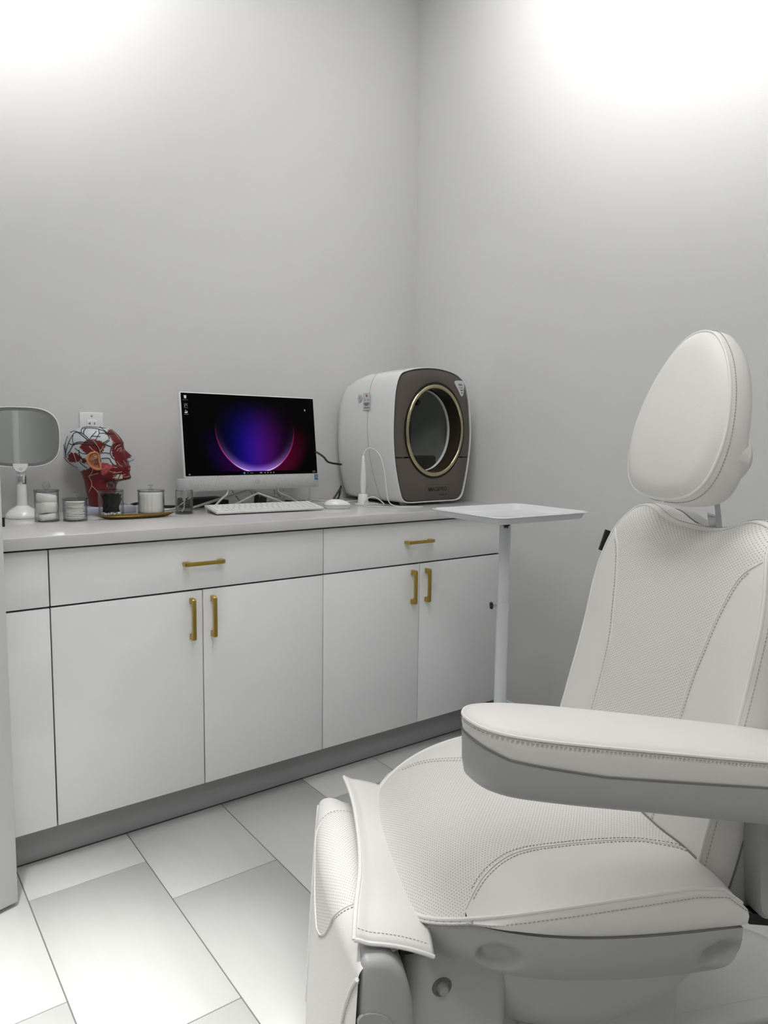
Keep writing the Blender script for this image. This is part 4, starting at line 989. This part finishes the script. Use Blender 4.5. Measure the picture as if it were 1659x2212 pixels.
# ------------------------------------------------------------------ vanity mirror
VM = thing('vanity_mirror', 'white lighted vanity mirror on a round pedestal at the counter end', 'mirror', (-1.688, -0.150, CT), math.radians(-12))
ob('base', MB().lathe([(0.050, 0.0005), (0.0505, 0.004), (0.048, 0.012), (0.038, 0.024), (0.022, 0.034), (0.016, 0.038), (0.0155, 0.042)], 40), 'white_gloss', VM)
ob('stem', MB().lathe([(0.0155, 0.040), (0.0145, 0.06), (0.0138, 0.105)], 28), 'white_gloss', VM)
ob('chrome_collar', MB().lathe([(0.0146, 0.105), (0.0150, 0.106), (0.0150, 0.131), (0.0146, 0.132)], 28), 'chrome', VM)
ob('stem_head', MB().lathe([(0.0142, 0.131), (0.0142, 0.146)], 28), 'white_gloss', VM)
def mo(k, y, kk_=1.0):
    o = []
    for j in range(72):
        a = 2*PI*j/72; c_, s_ = math.cos(a), math.sin(a); n_ = 3.1
        o.append((0.116*k*math.copysign(abs(c_)**(2/n_), c_), y, 0.0945*kk_*k*math.copysign(abs(s_)**(2/n_), s_)*(1-0.05*c_*0)))
    return o
VT = Vector((0, -0.004, 0.250))
vr = (math.radians(-4), 0, 0)
ob('mirror_frame', MB().loft([mo(0.93, 0.010), mo(0.985, 0.006), mo(1.0, -0.002), mo(0.995, -0.009), mo(0.976, -0.0112), mo(0.962, -0.0100), mo(0.960, -0.0085)]), 'white_gloss', VM, loc=VT, rot=vr, angle=60)
ob('light_band', MB().loft([mo(0.962, -0.0089), mo(0.868, -0.0089)], False, False), 'led_band', VM, loc=VT, rot=vr)
ob('mirror_glass', MB().loft([mo(0.868, -0.0089), mo(0.865, -0.0095)], False, True), 'mirror', VM, loc=VT, rot=vr, angle=20)
ob('neck_tab', MB().loft([[(x*1.0, y, z) for x, z in ((-0.021, -0.082), (0.021, -0.082), (0.020, -0.092), (0.012, -0.104), (0.0, -0.109), (-0.012, -0.104), (-0.020, -0.092))] for y in (-0.0125, -0.004)]), 'white_gloss', VM, loc=VT, rot=vr)
ob('power_mark', MB().lathe([(0.0034, 0.0), (0.0034, 0.0006), (0.0042, 0.0006), (0.0042, 0.0)], 20, (0, -0.0125, -0.0985), 'Y', True), 'grey_line', VM, loc=VT, rot=vr)

# ------------------------------------------------------------------ acrylic jars and their contents
def jar(label, x, y, r, h, ball, body_r=None):
    t = thing('lidded_jar', label, 'jar', (x, y, CT), group='clear lidded jars on the counter')
    w_ = 0.0022
    ob('jar_body', MB().lathe([(0.0, 0.0003), (r, 0.0003), (r, h), (r-w_, h), (r-w_, 0.004), (0.0, 0.004)], 48), 'clear', t, angle=30)
    ob('rim_edge', MB().tube([(r*math.cos(2*PI*k/48), r*math.sin(2*PI*k/48), h-0.0006) for k in range(48)], 0.0009, 6, True), 'clear_thick', t)
    ob('base_edge', MB().tube([((r-0.0012)*math.cos(2*PI*k/48), (r-0.0012)*math.sin(2*PI*k/48), 0.0022) for k in range(48)], 0.0016, 6, True), 'clear_thick', t)
    lid = ob('lid', MB().lathe([(0.0, h-0.004), (r-0.004, h-0.004), (r-0.004, h+0.0006), (r+0.0014, h+0.0006), (r+0.0014, h+0.0035), (0.0, h+0.0035)], 48), 'clear_thick', t, angle=30)
    if ball: ob('lid_knob', MB().lathe([(0.004, h+0.0035), (0.004, h+0.005)] + [(ball*math.sin(PI*k/10), h+0.0045+ball-ball*math.cos(PI*k/10)) for k in range(1, 11)], 20), 'clear_thick', lid)
    else: ob('lid_knob', MB().lathe([(0.011, h+0.0035), (0.007, h+0.007), (0.0035, h+0.010), (0.0035, h+0.014), (0.0085, h+0.018), (0.0085, h+0.0205), (0.0, h+0.0208)], 24), 'clear_thick', lid)
    return t
J1, J2, J3, J4 = (-1.646, -0.292), (-1.572, -0.320), (-1.449, -0.262), (-1.308, -0.228)
jar('tall clear jar of cotton squares beside the mirror base', *J1, 0.0345, 0.0915, 0.0115)
jar('short clear jar holding a stack of cotton rounds', *J2, 0.0345, 0.0655, 0)
jar('clear jar of black cotton swabs in front of the anatomical head', *J3, 0.0385, 0.0835, 0.0125)
jar('wide clear jar of white cotton with a flat knob lid', *J4, 0.0430, 0.0765, 0)
rnd = random.Random(3)
def pad(name, x, y, z, hx, hy, hz, rz, seed):
    rr_ = random.Random(seed); rings_ = []
    for k, zz in ((0.86, -1), (0.97, -0.7), (1.0, 0), (0.97, 0.7), (0.86, 1)):
        rings_.append([(px*k, py*k, zz*hz + 0.0025*math.sin(px*90+seed)+0.002*math.sin(py*110+seed*2)) for px, py, _ in rrect(hx, hy, min(hx, hy)*0.45, 0, 5)])
    return ob(name, MB().loft(rings_), 'cotton', None, loc=(x, y, z), rot=(0, 0, rz), angle=70)
zz = CT+0.0045
for i, (hz, hx, lb) in enumerate(((0.0098, 0.0245, 'lowest crumpled cotton square in the tall jar'), (0.0158, 0.0258, 'middle thick cotton square in the tall jar'), (0.0120, 0.0240, 'topmost folded cotton square in the tall jar'))):
    zz += hz+0.0006
    tag(pad('cotton_square', J1[0], J1[1], zz, hx, hx, hz, 0.3*i, i+1), lb, 'cotton', 'cotton squares in the tall jar'); zz += hz
crm = MB().lathe([(0.0, -0.0019), (0.0225, -0.0019), (0.0252, -0.0011), (0.0265, 0.0), (0.0252, 0.0011), (0.0225, 0.0019), (0.0, 0.0019)], 36)
crm = finish(crm.mesh('cotton_round'), True, 60); crm.materials.append(MATS['cotton'])
for i in range(13):
    o = bpy.data.objects.new('cotton_round', crm); COL.objects.link(o)
    o.location = (J2[0]+rnd.uniform(-0.0018, 0.0018), J2[1]+rnd.uniform(-0.0018, 0.0018), CT+0.0046+0.0021+i*0.00425); o.rotation_euler = (rnd.uniform(-0.02, 0.02), rnd.uniform(-0.02, 0.02), rnd.uniform(0, 6))
    tag(o, 'flat white cotton round stacked in the short jar', 'cotton', 'cotton rounds in the short jar')
n_sw = 38
for i in range(n_sw):
    a = i*2.399963; ra = 0.0300*math.sqrt((i+0.5)/n_sw); tw_ = 1.25 + 0.3*rnd.random()
    p0 = Vector((ra*math.cos(a), ra*math.sin(a), 0.007+rnd.uniform(0, 0.003))); p1 = Vector((1.05*ra*math.cos(a+tw_), 1.05*ra*math.sin(a+tw_), 0.0735+rnd.uniform(-0.003, 0.001)))
    if i == n_sw-1: p0, p1 = Vector((0.006, -0.020, 0.010)), Vector((0.029, -0.014, 0.060))
    t = thing('cotton_swab', 'thin black cotton swab standing in the jar before the head', 'swab', (J3[0], J3[1], CT), group='black cotton swabs in the jar')
    d_ = (p1-p0).normalized()
    ob('stick', MB().tube([p0+d_*0.006, p1], 0.0025, 6), 'swab', t)
    ob('tip', MB().tube([p0, p0+d_*0.002, p0+d_*0.006, p0+d_*0.0095], [0.0012, 0.0024, 0.0027, 0.0016], 8), 'cotton', t)
sp = [(0.036*(1-0.0)*1.0*math.cos(t)*1, 0) for t in (0,)]
rl = MB(); ringA = []
for zz_, k in ((0.0045, 0.93), (0.0075, 0.985), (0.02, 1.0), (0.04, 0.99), (0.060, 1.0), (0.0685, 0.985), (0.0710, 0.93)):
    ringA.append([((0.0385*k+0.0005*math.sin(17*a)+0.0003*math.sin(41*a))*math.cos(a), (0.0385*k+0.0005*math.sin(17*a)+0.0003*math.sin(41*a))*math.sin(a), zz_) for a in [2*PI*j/120 for j in range(120)]])
tag(ob('cotton_roll', rl.loft(ringA), 'cotton', None, loc=(J4[0], J4[1], CT), angle=60), 'thick white cotton roll filling the wide jar', 'cotton')

# clear pump bottle
PB = thing('pump_bottle', 'clear pump bottle with frosted cap left of the keyboard', 'bottle', (-1.218, -0.292, CT))
ob('bottle_wall', MB().lathe([(0.0, 0.0003), (0.0285, 0.0003), (0.0290, 0.002), (0.0290, 0.078), (0.0270, 0.0795), (0.0268, 0.006), (0.0, 0.005)], 40), 'clear', PB, angle=30)
ob('bottle_edge', MB().tube([(0.0282*math.cos(2*PI*k/48), 0.0282*math.sin(2*PI*k/48), 0.0025) for k in range(48)], 0.0022, 6, True), 'clear_thick', PB)
ob('bottle_edge', MB().tube([(0.0280*math.cos(2*PI*k/48), 0.0280*math.sin(2*PI*k/48), 0.0785) for k in range(48)], 0.0016, 6, True), 'clear_thick', PB)
ob('liquid', MB().lathe([(0.0, 0.0065), (0.0262, 0.0065), (0.0262, 0.028), (0.0, 0.028)], 40), 'liquid', PB, angle=30)
ob('pump_neck', MB().lathe([(0.0052, 0.044), (0.0052, 0.052), (0.0085, 0.053), (0.0085, 0.062), (0.0115, 0.063), (0.0115, 0.084), (0.004, 0.085), (0.004, 0.100)], 24), 'frosted', PB)
ob('dip_tube', MB().tube(spline([(0, 0, 0.046), (0, 0, 0.03), (-0.003, -0.002, 0.018), (-0.012, -0.006, 0.008)], 6), 0.0024, 8), 'frosted', PB)
ob('pump_cap', MB().lathe([(0.0235, 0.0805), (0.0240, 0.082), (0.0240, 0.112), (0.0225, 0.1165), (0.0, 0.1170)], 36), 'frosted', PB)
ob('cap_disc', MB().lathe([(0.0, 0.1020), (0.0215, 0.1020), (0.0215, 0.1045), (0.0, 0.1045)], 32), 'frosted', PB)

# leaf-shaped gold dish
GD = thing('gold_dish', 'narrow gold leaf shaped dish lying in front of the jars', 'dish', (-1.392, -0.338, CT), math.radians(-2))
def leaf(k, z, lift): 
    o = []
    for j in range(80):
        a = 2*PI*j/80; c_, s_ = math.cos(a), math.sin(a)
        xx = 0.128*k*c_; yy = 0.034*k*math.copysign(abs(s_)**1.35, s_)
        o.append((xx, yy, z + lift*abs(c_)**6))
    return o
ob('dish_bowl', MB().loft([leaf(0.70, 0.0004, 0.001), leaf(0.78, 0.0010, 0.002), leaf(1.0, 0.0095, 0.005), leaf(0.985, 0.0102, 0.005), leaf(0.77, 0.0034, 0.002), leaf(0.70, 0.0026, 0.001)]), 'gold', GD, angle=50)
ob('dish_rib', MB().tube([(-0.085, 0, 0.0031), (0.085, 0, 0.0031)], 0.0008, 6), 'gold', GD)

# ------------------------------------------------------------------ cables and power bits behind the computer
def cable(name, label, pts, r, m, cat='cable'):
    return tag(ob(name, MB().tube(spline(pts, 8), r, 8), m), label, cat)
zc = CT+0.0026
cable('power_cable', 'black cable running from the computer to the scanner', [(-0.665, -0.225, 1.118), (-0.640, -0.20, 1.115), (-0.58, -0.15, 1.096), (-0.53, -0.11, 1.073), (-0.452, -0.085, 1.062)], 0.0042, 'black')
cable('power_cable', 'black cable bent double on the counter beside the scanner', [(-0.463, -0.10, 0.972), (-0.475, -0.11, 0.960), (-0.502, -0.12, 0.935), (-0.512, -0.122, 0.922), (-0.495, -0.122, zc+0.003), (-0.478, -0.11, 0.935), (-0.457, -0.085, 0.952)], 0.0045, 'black')
cable('power_cable', 'black cable lying behind the jars by the anatomical head', [(-1.33, -0.035, zc+0.004), (-1.30, -0.06, zc+0.016), (-1.26, -0.075, zc+0.008), (-1.22, -0.085, zc+0.004), (-1.175, -0.09, zc+0.002)], 0.0052, 'black')
cable('white_cable', 'white cable hanging in a loop below the computer left end', [(-1.10, -0.14, 0.99), (-1.115, -0.13, 0.965), (-1.15, -0.12, 0.938), (-1.19, -0.14, 0.92), (-1.23, -0.15, zc), (-1.285, -0.14, zc)], 0.0020, 'cable_white')
cable('white_cable', 'thin white cable arching down behind the keyboard right end', [(-0.83, -0.15, 0.98), (-0.80, -0.14, 0.972), (-0.74, -0.15, 0.955), (-0.69, -0.17, 0.934), (-0.655, -0.19, zc), (-0.61, -0.20, zc)], 0.0018, 'cable_white')
cable('white_cable', 'white cable trailing over the counter behind the mouse', [(-0.66, -0.16, zc), (-0.62, -0.13, zc+0.008), (-0.58, -0.14, zc+0.004), (-0.52, -0.17, zc), (-0.48, -0.19, zc), (-0.44, -0.185, zc)], 0.0018, 'cable_white')
cable('white_cable', 'pair of white plugs lying behind the pump bottle', [(-1.27, -0.155, zc+0.001), (-1.245, -0.165, zc+0.001), (-1.225, -0.172, zc+0.001)], 0.0034, 'cable_white')
cable('grey_cable', 'grey cable curling beneath the middle of the computer', [(-0.96, -0.10, 0.98), (-0.95, -0.11, 0.955), (-0.93, -0.12, 0.93), (-0.91, -0.12, zc), (-0.88, -0.11, zc), (-0.86, -0.10, 0.935), (-0.875, -0.09, 0.965)], 0.0020, 'cable_grey')
cable('grey_cable', 'grey cable looping low behind the stand rods', [(-0.95, -0.13, 0.95), (-0.945, -0.14, 0.935), (-0.935, -0.145, 0.925), (-0.92, -0.14, zc), (-0.86, -0.13, zc), (-0.80, -0.14, zc)], 0.0020, 'cable_grey')
cable('grey_cable', 'grey cable dangling in a wide loop under the computer right side', [(-0.80, -0.12, 0.985), (-0.785, -0.12, 0.955), (-0.795, -0.12, 0.93), (-0.83, -0.12, 0.92), (-0.86, -0.12, 0.925)], 0.0018, 'cable_grey')
pbk = thing('power_adapter', 'black square power adapter propped under the computer middle', 'adapter', (-0.872, -0.165, CT), math.radians(12))
ob('adapter_case', rbox((0.046, 0.022, 0.046), 0.003, 2, c=(0, 0, 0.0262)), 'black', pbk, rot=(0, 0.10, 0))
ob('rating_print', MB().box((0.0135, -0.0114, 0.038), (0.0016, 0.0004, 0.010)).box((0.003, -0.0114, 0.042), (0.003, 0.0004, 0.003)).box((-0.013, -0.0114, 0.036), (0.003, 0.0004, 0.003)).box((-0.014, -0.0114, 0.012), (0.002, 0.0004, 0.002)), 'sticker', pbk, smooth=False, rot=(0, 0.10, 0))
pk = thing('power_brick', 'long black power brick lying behind the keyboard left end', 'adapter', (-1.075, -0.088, CT), math.radians(4))
ob('brick_case', rbox((0.165, 0.065, 0.034), 0.008, 3, c=(0, 0, 0.0172)), 'black_matte', pk)
ob('brick_plug', rbox((0.03, 0.022, 0.018), 0.003, 2, c=(0.095, 0.0, 0.012)), 'black_matte', pk)
wb = thing('white_hub', 'small white rounded device standing behind the computer right end', 'device', (-0.668, -0.085, CT))
ob('hub_body', MB().lathe([(0.040, 0.006), (0.050, 0.010), (0.0535, 0.022), (0.0535, 0.062), (0.050, 0.070), (0.0, 0.072)], 36), 'white_plastic', wb)
ob('hub_base', MB().lathe([(0.046, 0.0005), (0.046, 0.0065), (0.038, 0.0068)], 36), 'black', wb)

# ------------------------------------------------------------------ anatomical head model
HS = 0.000164     # metres per traced unit
HD = thing('anatomical_head', 'anatomical head model with red muscles, white skull and black veins', 'head model', (-1.462, -0.112, CT), math.radians(-12))
HB = 0.0235       # base height
def hx_(u): return (u-740)*HS
def hz_(v): return (1840-v)*HS + HB
BACKP = [(1840, 650), (1760, 640), (1600, 603), (1450, 580), (1300, 556), (1200, 522), (1130, 492), (1060, 440), (1010, 345), (950, 262), (850, 203), (700, 193), (560, 222), (430, 292), (315, 402), (240, 545), (215, 640), (205, 730)]
FRONTP = [(1840, 1150), (1600, 1160), (1450, 1180), (1380, 1215), (1335, 1300), (1318, 1400), (1300, 1455), (1260, 1475), (1200, 1456), (1150, 1448), (1120, 1465), (1080, 1462), (1040, 1472), (1000, 1440), (955, 1415), (880, 1400), (830, 1390), (760, 1372), (690, 1352), (640, 1345), (560, 1338), (470, 1288), (360, 1200), (275, 1095), (240, 990), (215, 870), (205, 760)]
NOSE = [(1000, 0), (955, 30), (920, 118), (880, 146), (830, 112), (760, 62), (690, 12), (640, 0)]
def prof(tab, v): return sminterp(v, sorted(tab))
WID = [(205, 40), (215, 160), (240, 260), (315, 360), (430, 425), (560, 455), (700, 460), (850, 450), (950, 425), (1010, 405), (1100, 390), (1200, 365), (1300, 340), (1380, 325), (1500, 330), (1700, 350), (1840, 375)]
def head_pt(v, a):
    b, f = prof(BACKP, v), prof(FRONTP, v); c_ = (b+f)/2; h = (f-b)/2; w_ = sminterp(v, WID)
    ca, sa = math.cos(a), math.sin(a)
    ex = 0.86; u = c_ + h*math.copysign(abs(ca)**ex, ca)
    taper = 1.0
    if ca > 0: taper = 1 - 0.20*ca**1.5*min(1, max(0, (v-500)/300))
    y = w_*taper*math.copysign(abs(sa)**0.95, sa)
    n_ = interp(v, sorted(NOSE)) if 640 < v < 1000 else 0
    if ca > 0 and n_:
        u += n_*math.exp(-(y/ (38+0.16*(v-640)*0.25))**2)
    if ca > 0 and 590 < v < 760:       # eye sockets
        u -= 26*math.exp(-((abs(y)-150)/60)**2)*math.exp(-((v-680)/45)**2)
    return u, y, v
def surf_y(u, v):
    b, f = prof(BACKP, v), prof(FRONTP, v); c_ = (b+f)/2; h = (f-b)/2; w_ = sminterp(v, WID)
    t = max(-0.999, min(0.999, (u-c_)/h)); ca = math.copysign(abs(t)**(1/0.86), t); sa = math.sqrt(max(0, 1-ca*ca))
    taper = 1 - (0.20*ca**1.5*min(1, max(0, (v-500)/300)) if ca > 0 else 0)
    return w_*taper*sa**0.95
NV, NA = 150, 128
vlist = [1840 + (205-1840)*(math.sin((k/NV-0.5)*PI*0.55)/math.sin(0.275*PI)*0.5+0.5) for k in range(NV+1)]
hv, raw = [], []
for v in vlist:
    for j in range(NA):
        u, y, vv = head_pt(v, 2*PI*j/NA); raw.append((u, y, vv)); hv.append((hx_(u), y*HS, hz_(vv)))
hf = [(k*NA+j, k*NA+(j+1) % NA, (k+1)*NA+(j+1) % NA, (k+1)*NA+j) for k in range(NV) for j in range(NA)] + [tuple(range(NA-1, -1, -1)), tuple(NV*NA+j for j in range(NA))]
hm = bpy.data.meshes.new('head'); hm.from_pydata(hv, [], hf)
for p in hm.polygons: p.use_smooth = True
def inpoly(x, y, P):
    c_ = False; n = len(P)
    for i in range(n):
        (x0, y0), (x1_, y1_) = P[i], P[i-1]
        if (y0 > y) != (y1_ > y) and x < (x1_-x0)*(y-y0)/(y1_-y0)+x0: c_ = not c_
    return c_
RED, WHT, PNK, SAL, BON, BLU, DRK = (0.120, 0.001, 0.005), (0.50, 0.54, 0.56), (0.42, 0.10, 0.10), (0.36, 0.055, 0.055), (0.62, 0.53, 0.38), (0.42, 0.50, 0.54), (0.05, 0.002, 0.005)
AREAS = [([(1060, 275), (1115, 265), (1215, 355), (1310, 470), (1380, 560), (1400, 680), (1600, 780), (1600, 1000), (1520, 1330), (1290, 1335), (950, 1235), (860, 1130), (900, 940), (1170, 1010), (1130, 870), (1080, 760), (1075, 640), (1110, 560), (1040, 430), (960, 370)], RED),
         ([(480, 640), (560, 540), (640, 490), (730, 480), (900, 520), (970, 600), (940, 680), (880, 760), (840, 820), (600, 790), (540, 720)], RED),
         ([(320, 740), (440, 760), (520, 820), (500, 920), (400, 945), (300, 940), (265, 870)], RED),
         ([(500, 830), (620, 890), (610, 970), (520, 940)], RED),
         ([(480, 1140), (690, 1040), (860, 1080), (900, 1200), (960, 1240), (1320, 1335), (1300, 1420), (1300, 1850), (600, 1850), (560, 1450)], RED),
         ([(850, 1240), (960, 1250), (1120, 1330), (1180, 1400), (1050, 1430), (960, 1380)], DRK),
         ([(850, 960), (980, 950), (1095, 1000), (1090, 1050), (1010, 1090), (1000, 1150), (940, 1200), (880, 1170), (855, 1090)], SAL),
         ([(1170, 1180), (1280, 1200), (1280, 1285), (1200, 1290), (1085, 1245)], BON),
         ([(1370, 1085), (1480, 1040), (1500, 1070), (1500, 1125), (1440, 1120)], PNK),
         ([(1240, 690), (1290, 660), (1300, 720), (1230, 730)], PNK),
         ([(1390, 880), (1500, 840), (1600, 850), (1600, 930), (1420, 960)], BLU),
         ([(1200, 1330), (1320, 1330), (1280, 1430), (1180, 1430)], BON)]
ca_ = hm.color_attributes.new('Col', 'FLOAT_COLOR', 'POINT'); rr3 = random.Random(5)
for i, (u, y, v) in enumerate(raw):
    col_ = WHT; ju, jv = u+rr3.uniform(-9, 9), v+rr3.uniform(-14, 14)
    for P_, c_ in AREAS:
        if inpoly(ju, jv, P_): col_ = c_
    if col_ is SAL and rr3.random() < 0.45: col_ = (0.50, 0.12, 0.11)
    ca_.data[i].color = (*col_, 1)
ob('head', hm, 'anatomy_paint', HD)
def vein(name, P_, r, m, off=0.0006):
    pts = [Vector((hx_(q.x), -(surf_y(q.x, q.y)*HS+off), hz_(q.y))) for q in spline([(a, b, 0) for a, b in P_], 5)]
    return pts
VE = [[(450, 1055), (350, 1010), (250, 920), (200, 850)], [(240, 850), (235, 760), (280, 600), (330, 480), (400, 370), (480, 350), (560, 380), (640, 460), (700, 530), (780, 590), (830, 680), (850, 800), (870, 940)],
      [(330, 355), (410, 325), (480, 360), (570, 440), (640, 500)], [(300, 570), (360, 590), (450, 545), (550, 540), (640, 545)], [(260, 800), (330, 680), (380, 600), (500, 570), (620, 590), (780, 600)],
      [(380, 590), (365, 480), (390, 370)], [(400, 660), (460, 710), (530, 760), (610, 770)], [(470, 690), (480, 800), (500, 860), (590, 890)], [(480, 940), (540, 1000), (620, 1060)],
      [(530, 360), (530, 300), (580, 270), (700, 260), (840, 280), (960, 330), (1020, 400), (1040, 480)], [(570, 380), (575, 320), (620, 270)], [(545, 265), (640, 235), (760, 240), (880, 250), (1000, 260)],
      [(680, 470), (720, 415), (760, 370), (800, 325)], [(780, 510), (810, 440), (850, 370), (850, 290)], [(720, 420), (790, 425), (870, 430)], [(850, 365), (950, 360), (1060, 370), (1150, 375)],
      [(900, 560), (960, 530), (1020, 490)], [(920, 585), (980, 550), (1040, 500)], [(950, 580), (1020, 610), (1070, 640), (1050, 720), (1060, 800), (1100, 860), (1160, 900)], [(890, 755), (960, 750), (1040, 765)],
      [(1070, 635), (1110, 590), (1180, 560), (1260, 545)], [(880, 860), (960, 855), (1030, 865), (1060, 930), (1120, 990), (1170, 1020)], [(500, 850), (540, 900), (560, 960)], [(1160, 1180), (1150, 1215), (1090, 1240)], [(1240, 1190), (1210, 1250), (1190, 1290)],
      [(205, 600), (225, 720), (235, 850)], [(285, 430), (240, 560), (230, 700)], [(1110, 280), (1200, 370), (1280, 470), (1330, 560)], [(880, 230), (940, 290), (1000, 350)]]
mv = MB()
for P_ in VE: mv.tube(vein('vein', P_, 0, ''), 0.0014, 5)
ob('veins', mv, 'vein', HD)
NE = [[(640, 1230), (700, 1150), (720, 1050)], [(650, 1220), (720, 1190), (820, 1160)], [(640, 1230), (690, 1330), (690, 1420), (640, 1540)], [(690, 1410), (780, 1510), (830, 1610)], [(855, 890), (850, 700), (790, 580), (730, 490)], [(850, 720), (900, 660), (920, 610)], [(660, 620), (720, 690), (780, 730)],
      [(370, 760), (400, 850), (420, 940)], [(1020, 390), (1070, 480), (1140, 560)], [(1120, 290), (1180, 370), (1250, 480)], [(1140, 680), (1180, 620), (1250, 590)], [(1180, 720), (1220, 670), (1270, 650)], [(1180, 920), (1230, 1000), (1280, 1030)], [(1310, 910), (1340, 960), (1360, 1000)], [(1280, 1240), (1350, 1250), (1430, 1235)], [(1290, 1210), (1340, 1190)], [(1100, 1040), (1170, 1050)], [(1020, 1115), (1080, 1140), (1140, 1135)], [(1100, 1160), (1180, 1150), (1270, 1140)], [(1320, 690), (1400, 760), (1460, 825)]]
mn = MB()
for P_ in NE: mn.tube(vein('nerve', P_, 0, ''), 0.0007, 5)
ob('nerves', mn, 'nerve', HD)
# ear: outer rim, bowl and lobe
def ear_pts(P_, off): return [Vector((hx_(q.x), -(surf_y(820, 900)*HS+off), hz_(q.y))) for q in spline([(a, b, 0) for a, b in P_], 5)]
ero = spline([(835, 800, 0), (800, 745, 0), (730, 735, 0), (660, 760, 0), (615, 830, 0), (610, 910, 0), (640, 980, 0), (700, 1040, 0), (770, 1080, 0), (835, 1085, 0), (862, 1040, 0), (850, 960, 0), (840, 880, 0)], 5, True)
ys = surf_y(760, 900)*HS
def er(k, off): return [Vector((hx_(745+(p.x-745)*k), -(ys-0.010+off+0.008*max(0, (800-p.x)/190)), hz_(900+(p.y-900)*k))) for p in ero]
ob('ear', MB().loft([er(0.95, 0.0), er(1.0, 0.009), er(0.97, 0.0135), er(0.88, 0.014), er(0.82, 0.011), er(0.75, 0.0095), er(0.4, 0.009), er(0.05, 0.009)]), 'ear_mid', HD, angle=60)
ob('ear_rim', MB().tube([p + Vector((0, -0.0005, 0)) for p in er(0.95, 0.0125)], 0.0034, 8, True), 'ear', HD)
ob('ear_bowl', MB().loft([[Vector((hx_(765+k*(74*math.cos(a)-10*math.sin(a))), -(ys-0.010+0.0100+o_), hz_(890+k*95*math.sin(a)))) for a in [2*PI*j/24 for j in range(24)]] for k, o_ in ((1.0, 0.0), (0.95, 0.0022), (0.1, 0.0020))]), 'ear_dark', HD)
ob('ear_fold', MB().tube([Vector((hx_(q.x), -(ys-0.010+0.0125), hz_(q.y))) for q in spline([(690, 960, 0), (665, 880, 0), (700, 800, 0), (770, 785, 0), (800, 830, 0), (780, 860, 0), (720, 870, 0)], 5)], 0.0022, 8), 'ear', HD)
hbm = rbox((0.165, 0.125, 0.0225), 0.001, 1, c=(0.036, -0.006, 0.0118)); ob('head_base', hbm, 'acrylic_base', HD, rot=(0, 0, math.radians(12)))

# ------------------------------------------------------------------ jointed lamp behind the camera, seen in the vanity mirror
LP = thing('jointed_floor_lamp', 'white jointed floor lamp seen only in the vanity mirror', 'lamp', (-2.52, -2.75, 0))
ob('lamp_base', MB().lathe([(0.16, 0.0005), (0.165, 0.01), (0.15, 0.03), (0.03, 0.045), (0.022, 0.06)], 32), 'pole_lamp', LP)
ob('lamp_pole', MB().lathe([(0.020, 0.05), (0.020, 1.12)], 20), 'pole_lamp', LP)
ob('lamp_joint', MB().lathe([(0.0, -0.022), (0.044, -0.022), (0.047, -0.012), (0.047, 0.012), (0.044, 0.022), (0.0, 0.022)], 28, (0.02, 0.0, 1.18), 'Y'), 'pole_lamp', LP)
ob('joint_block', rbox((0.06, 0.05, 0.10), 0.006, 2, c=(-0.01, 0, 1.165)), 'pole_lamp', LP)
ob('lamp_arm', MB().tube([(0.02, 0, 1.20), (-0.02, 0, 1.34), (-0.11, 0, 1.66)], 0.014, 12), 'pole_lamp', LP)
ob('lamp_head', MB().lathe([(0.0, 0.0), (0.09, 0.002), (0.10, 0.012), (0.09, 0.03), (0.0, 0.035)], 32, (-0.11, 0.0, 1.65)), 'pole_lamp', LP)
ob('lamp_cord', MB().tube(spline([(-0.02, 0.02, 1.19), (-0.055, 0.025, 1.15), (-0.06, 0.025, 1.0), (-0.05, 0.02, 0.7), (-0.04, 0.02, 0.3), (-0.03, 0.02, 0.06)], 8), 0.004, 8), 'cable_white', LP)
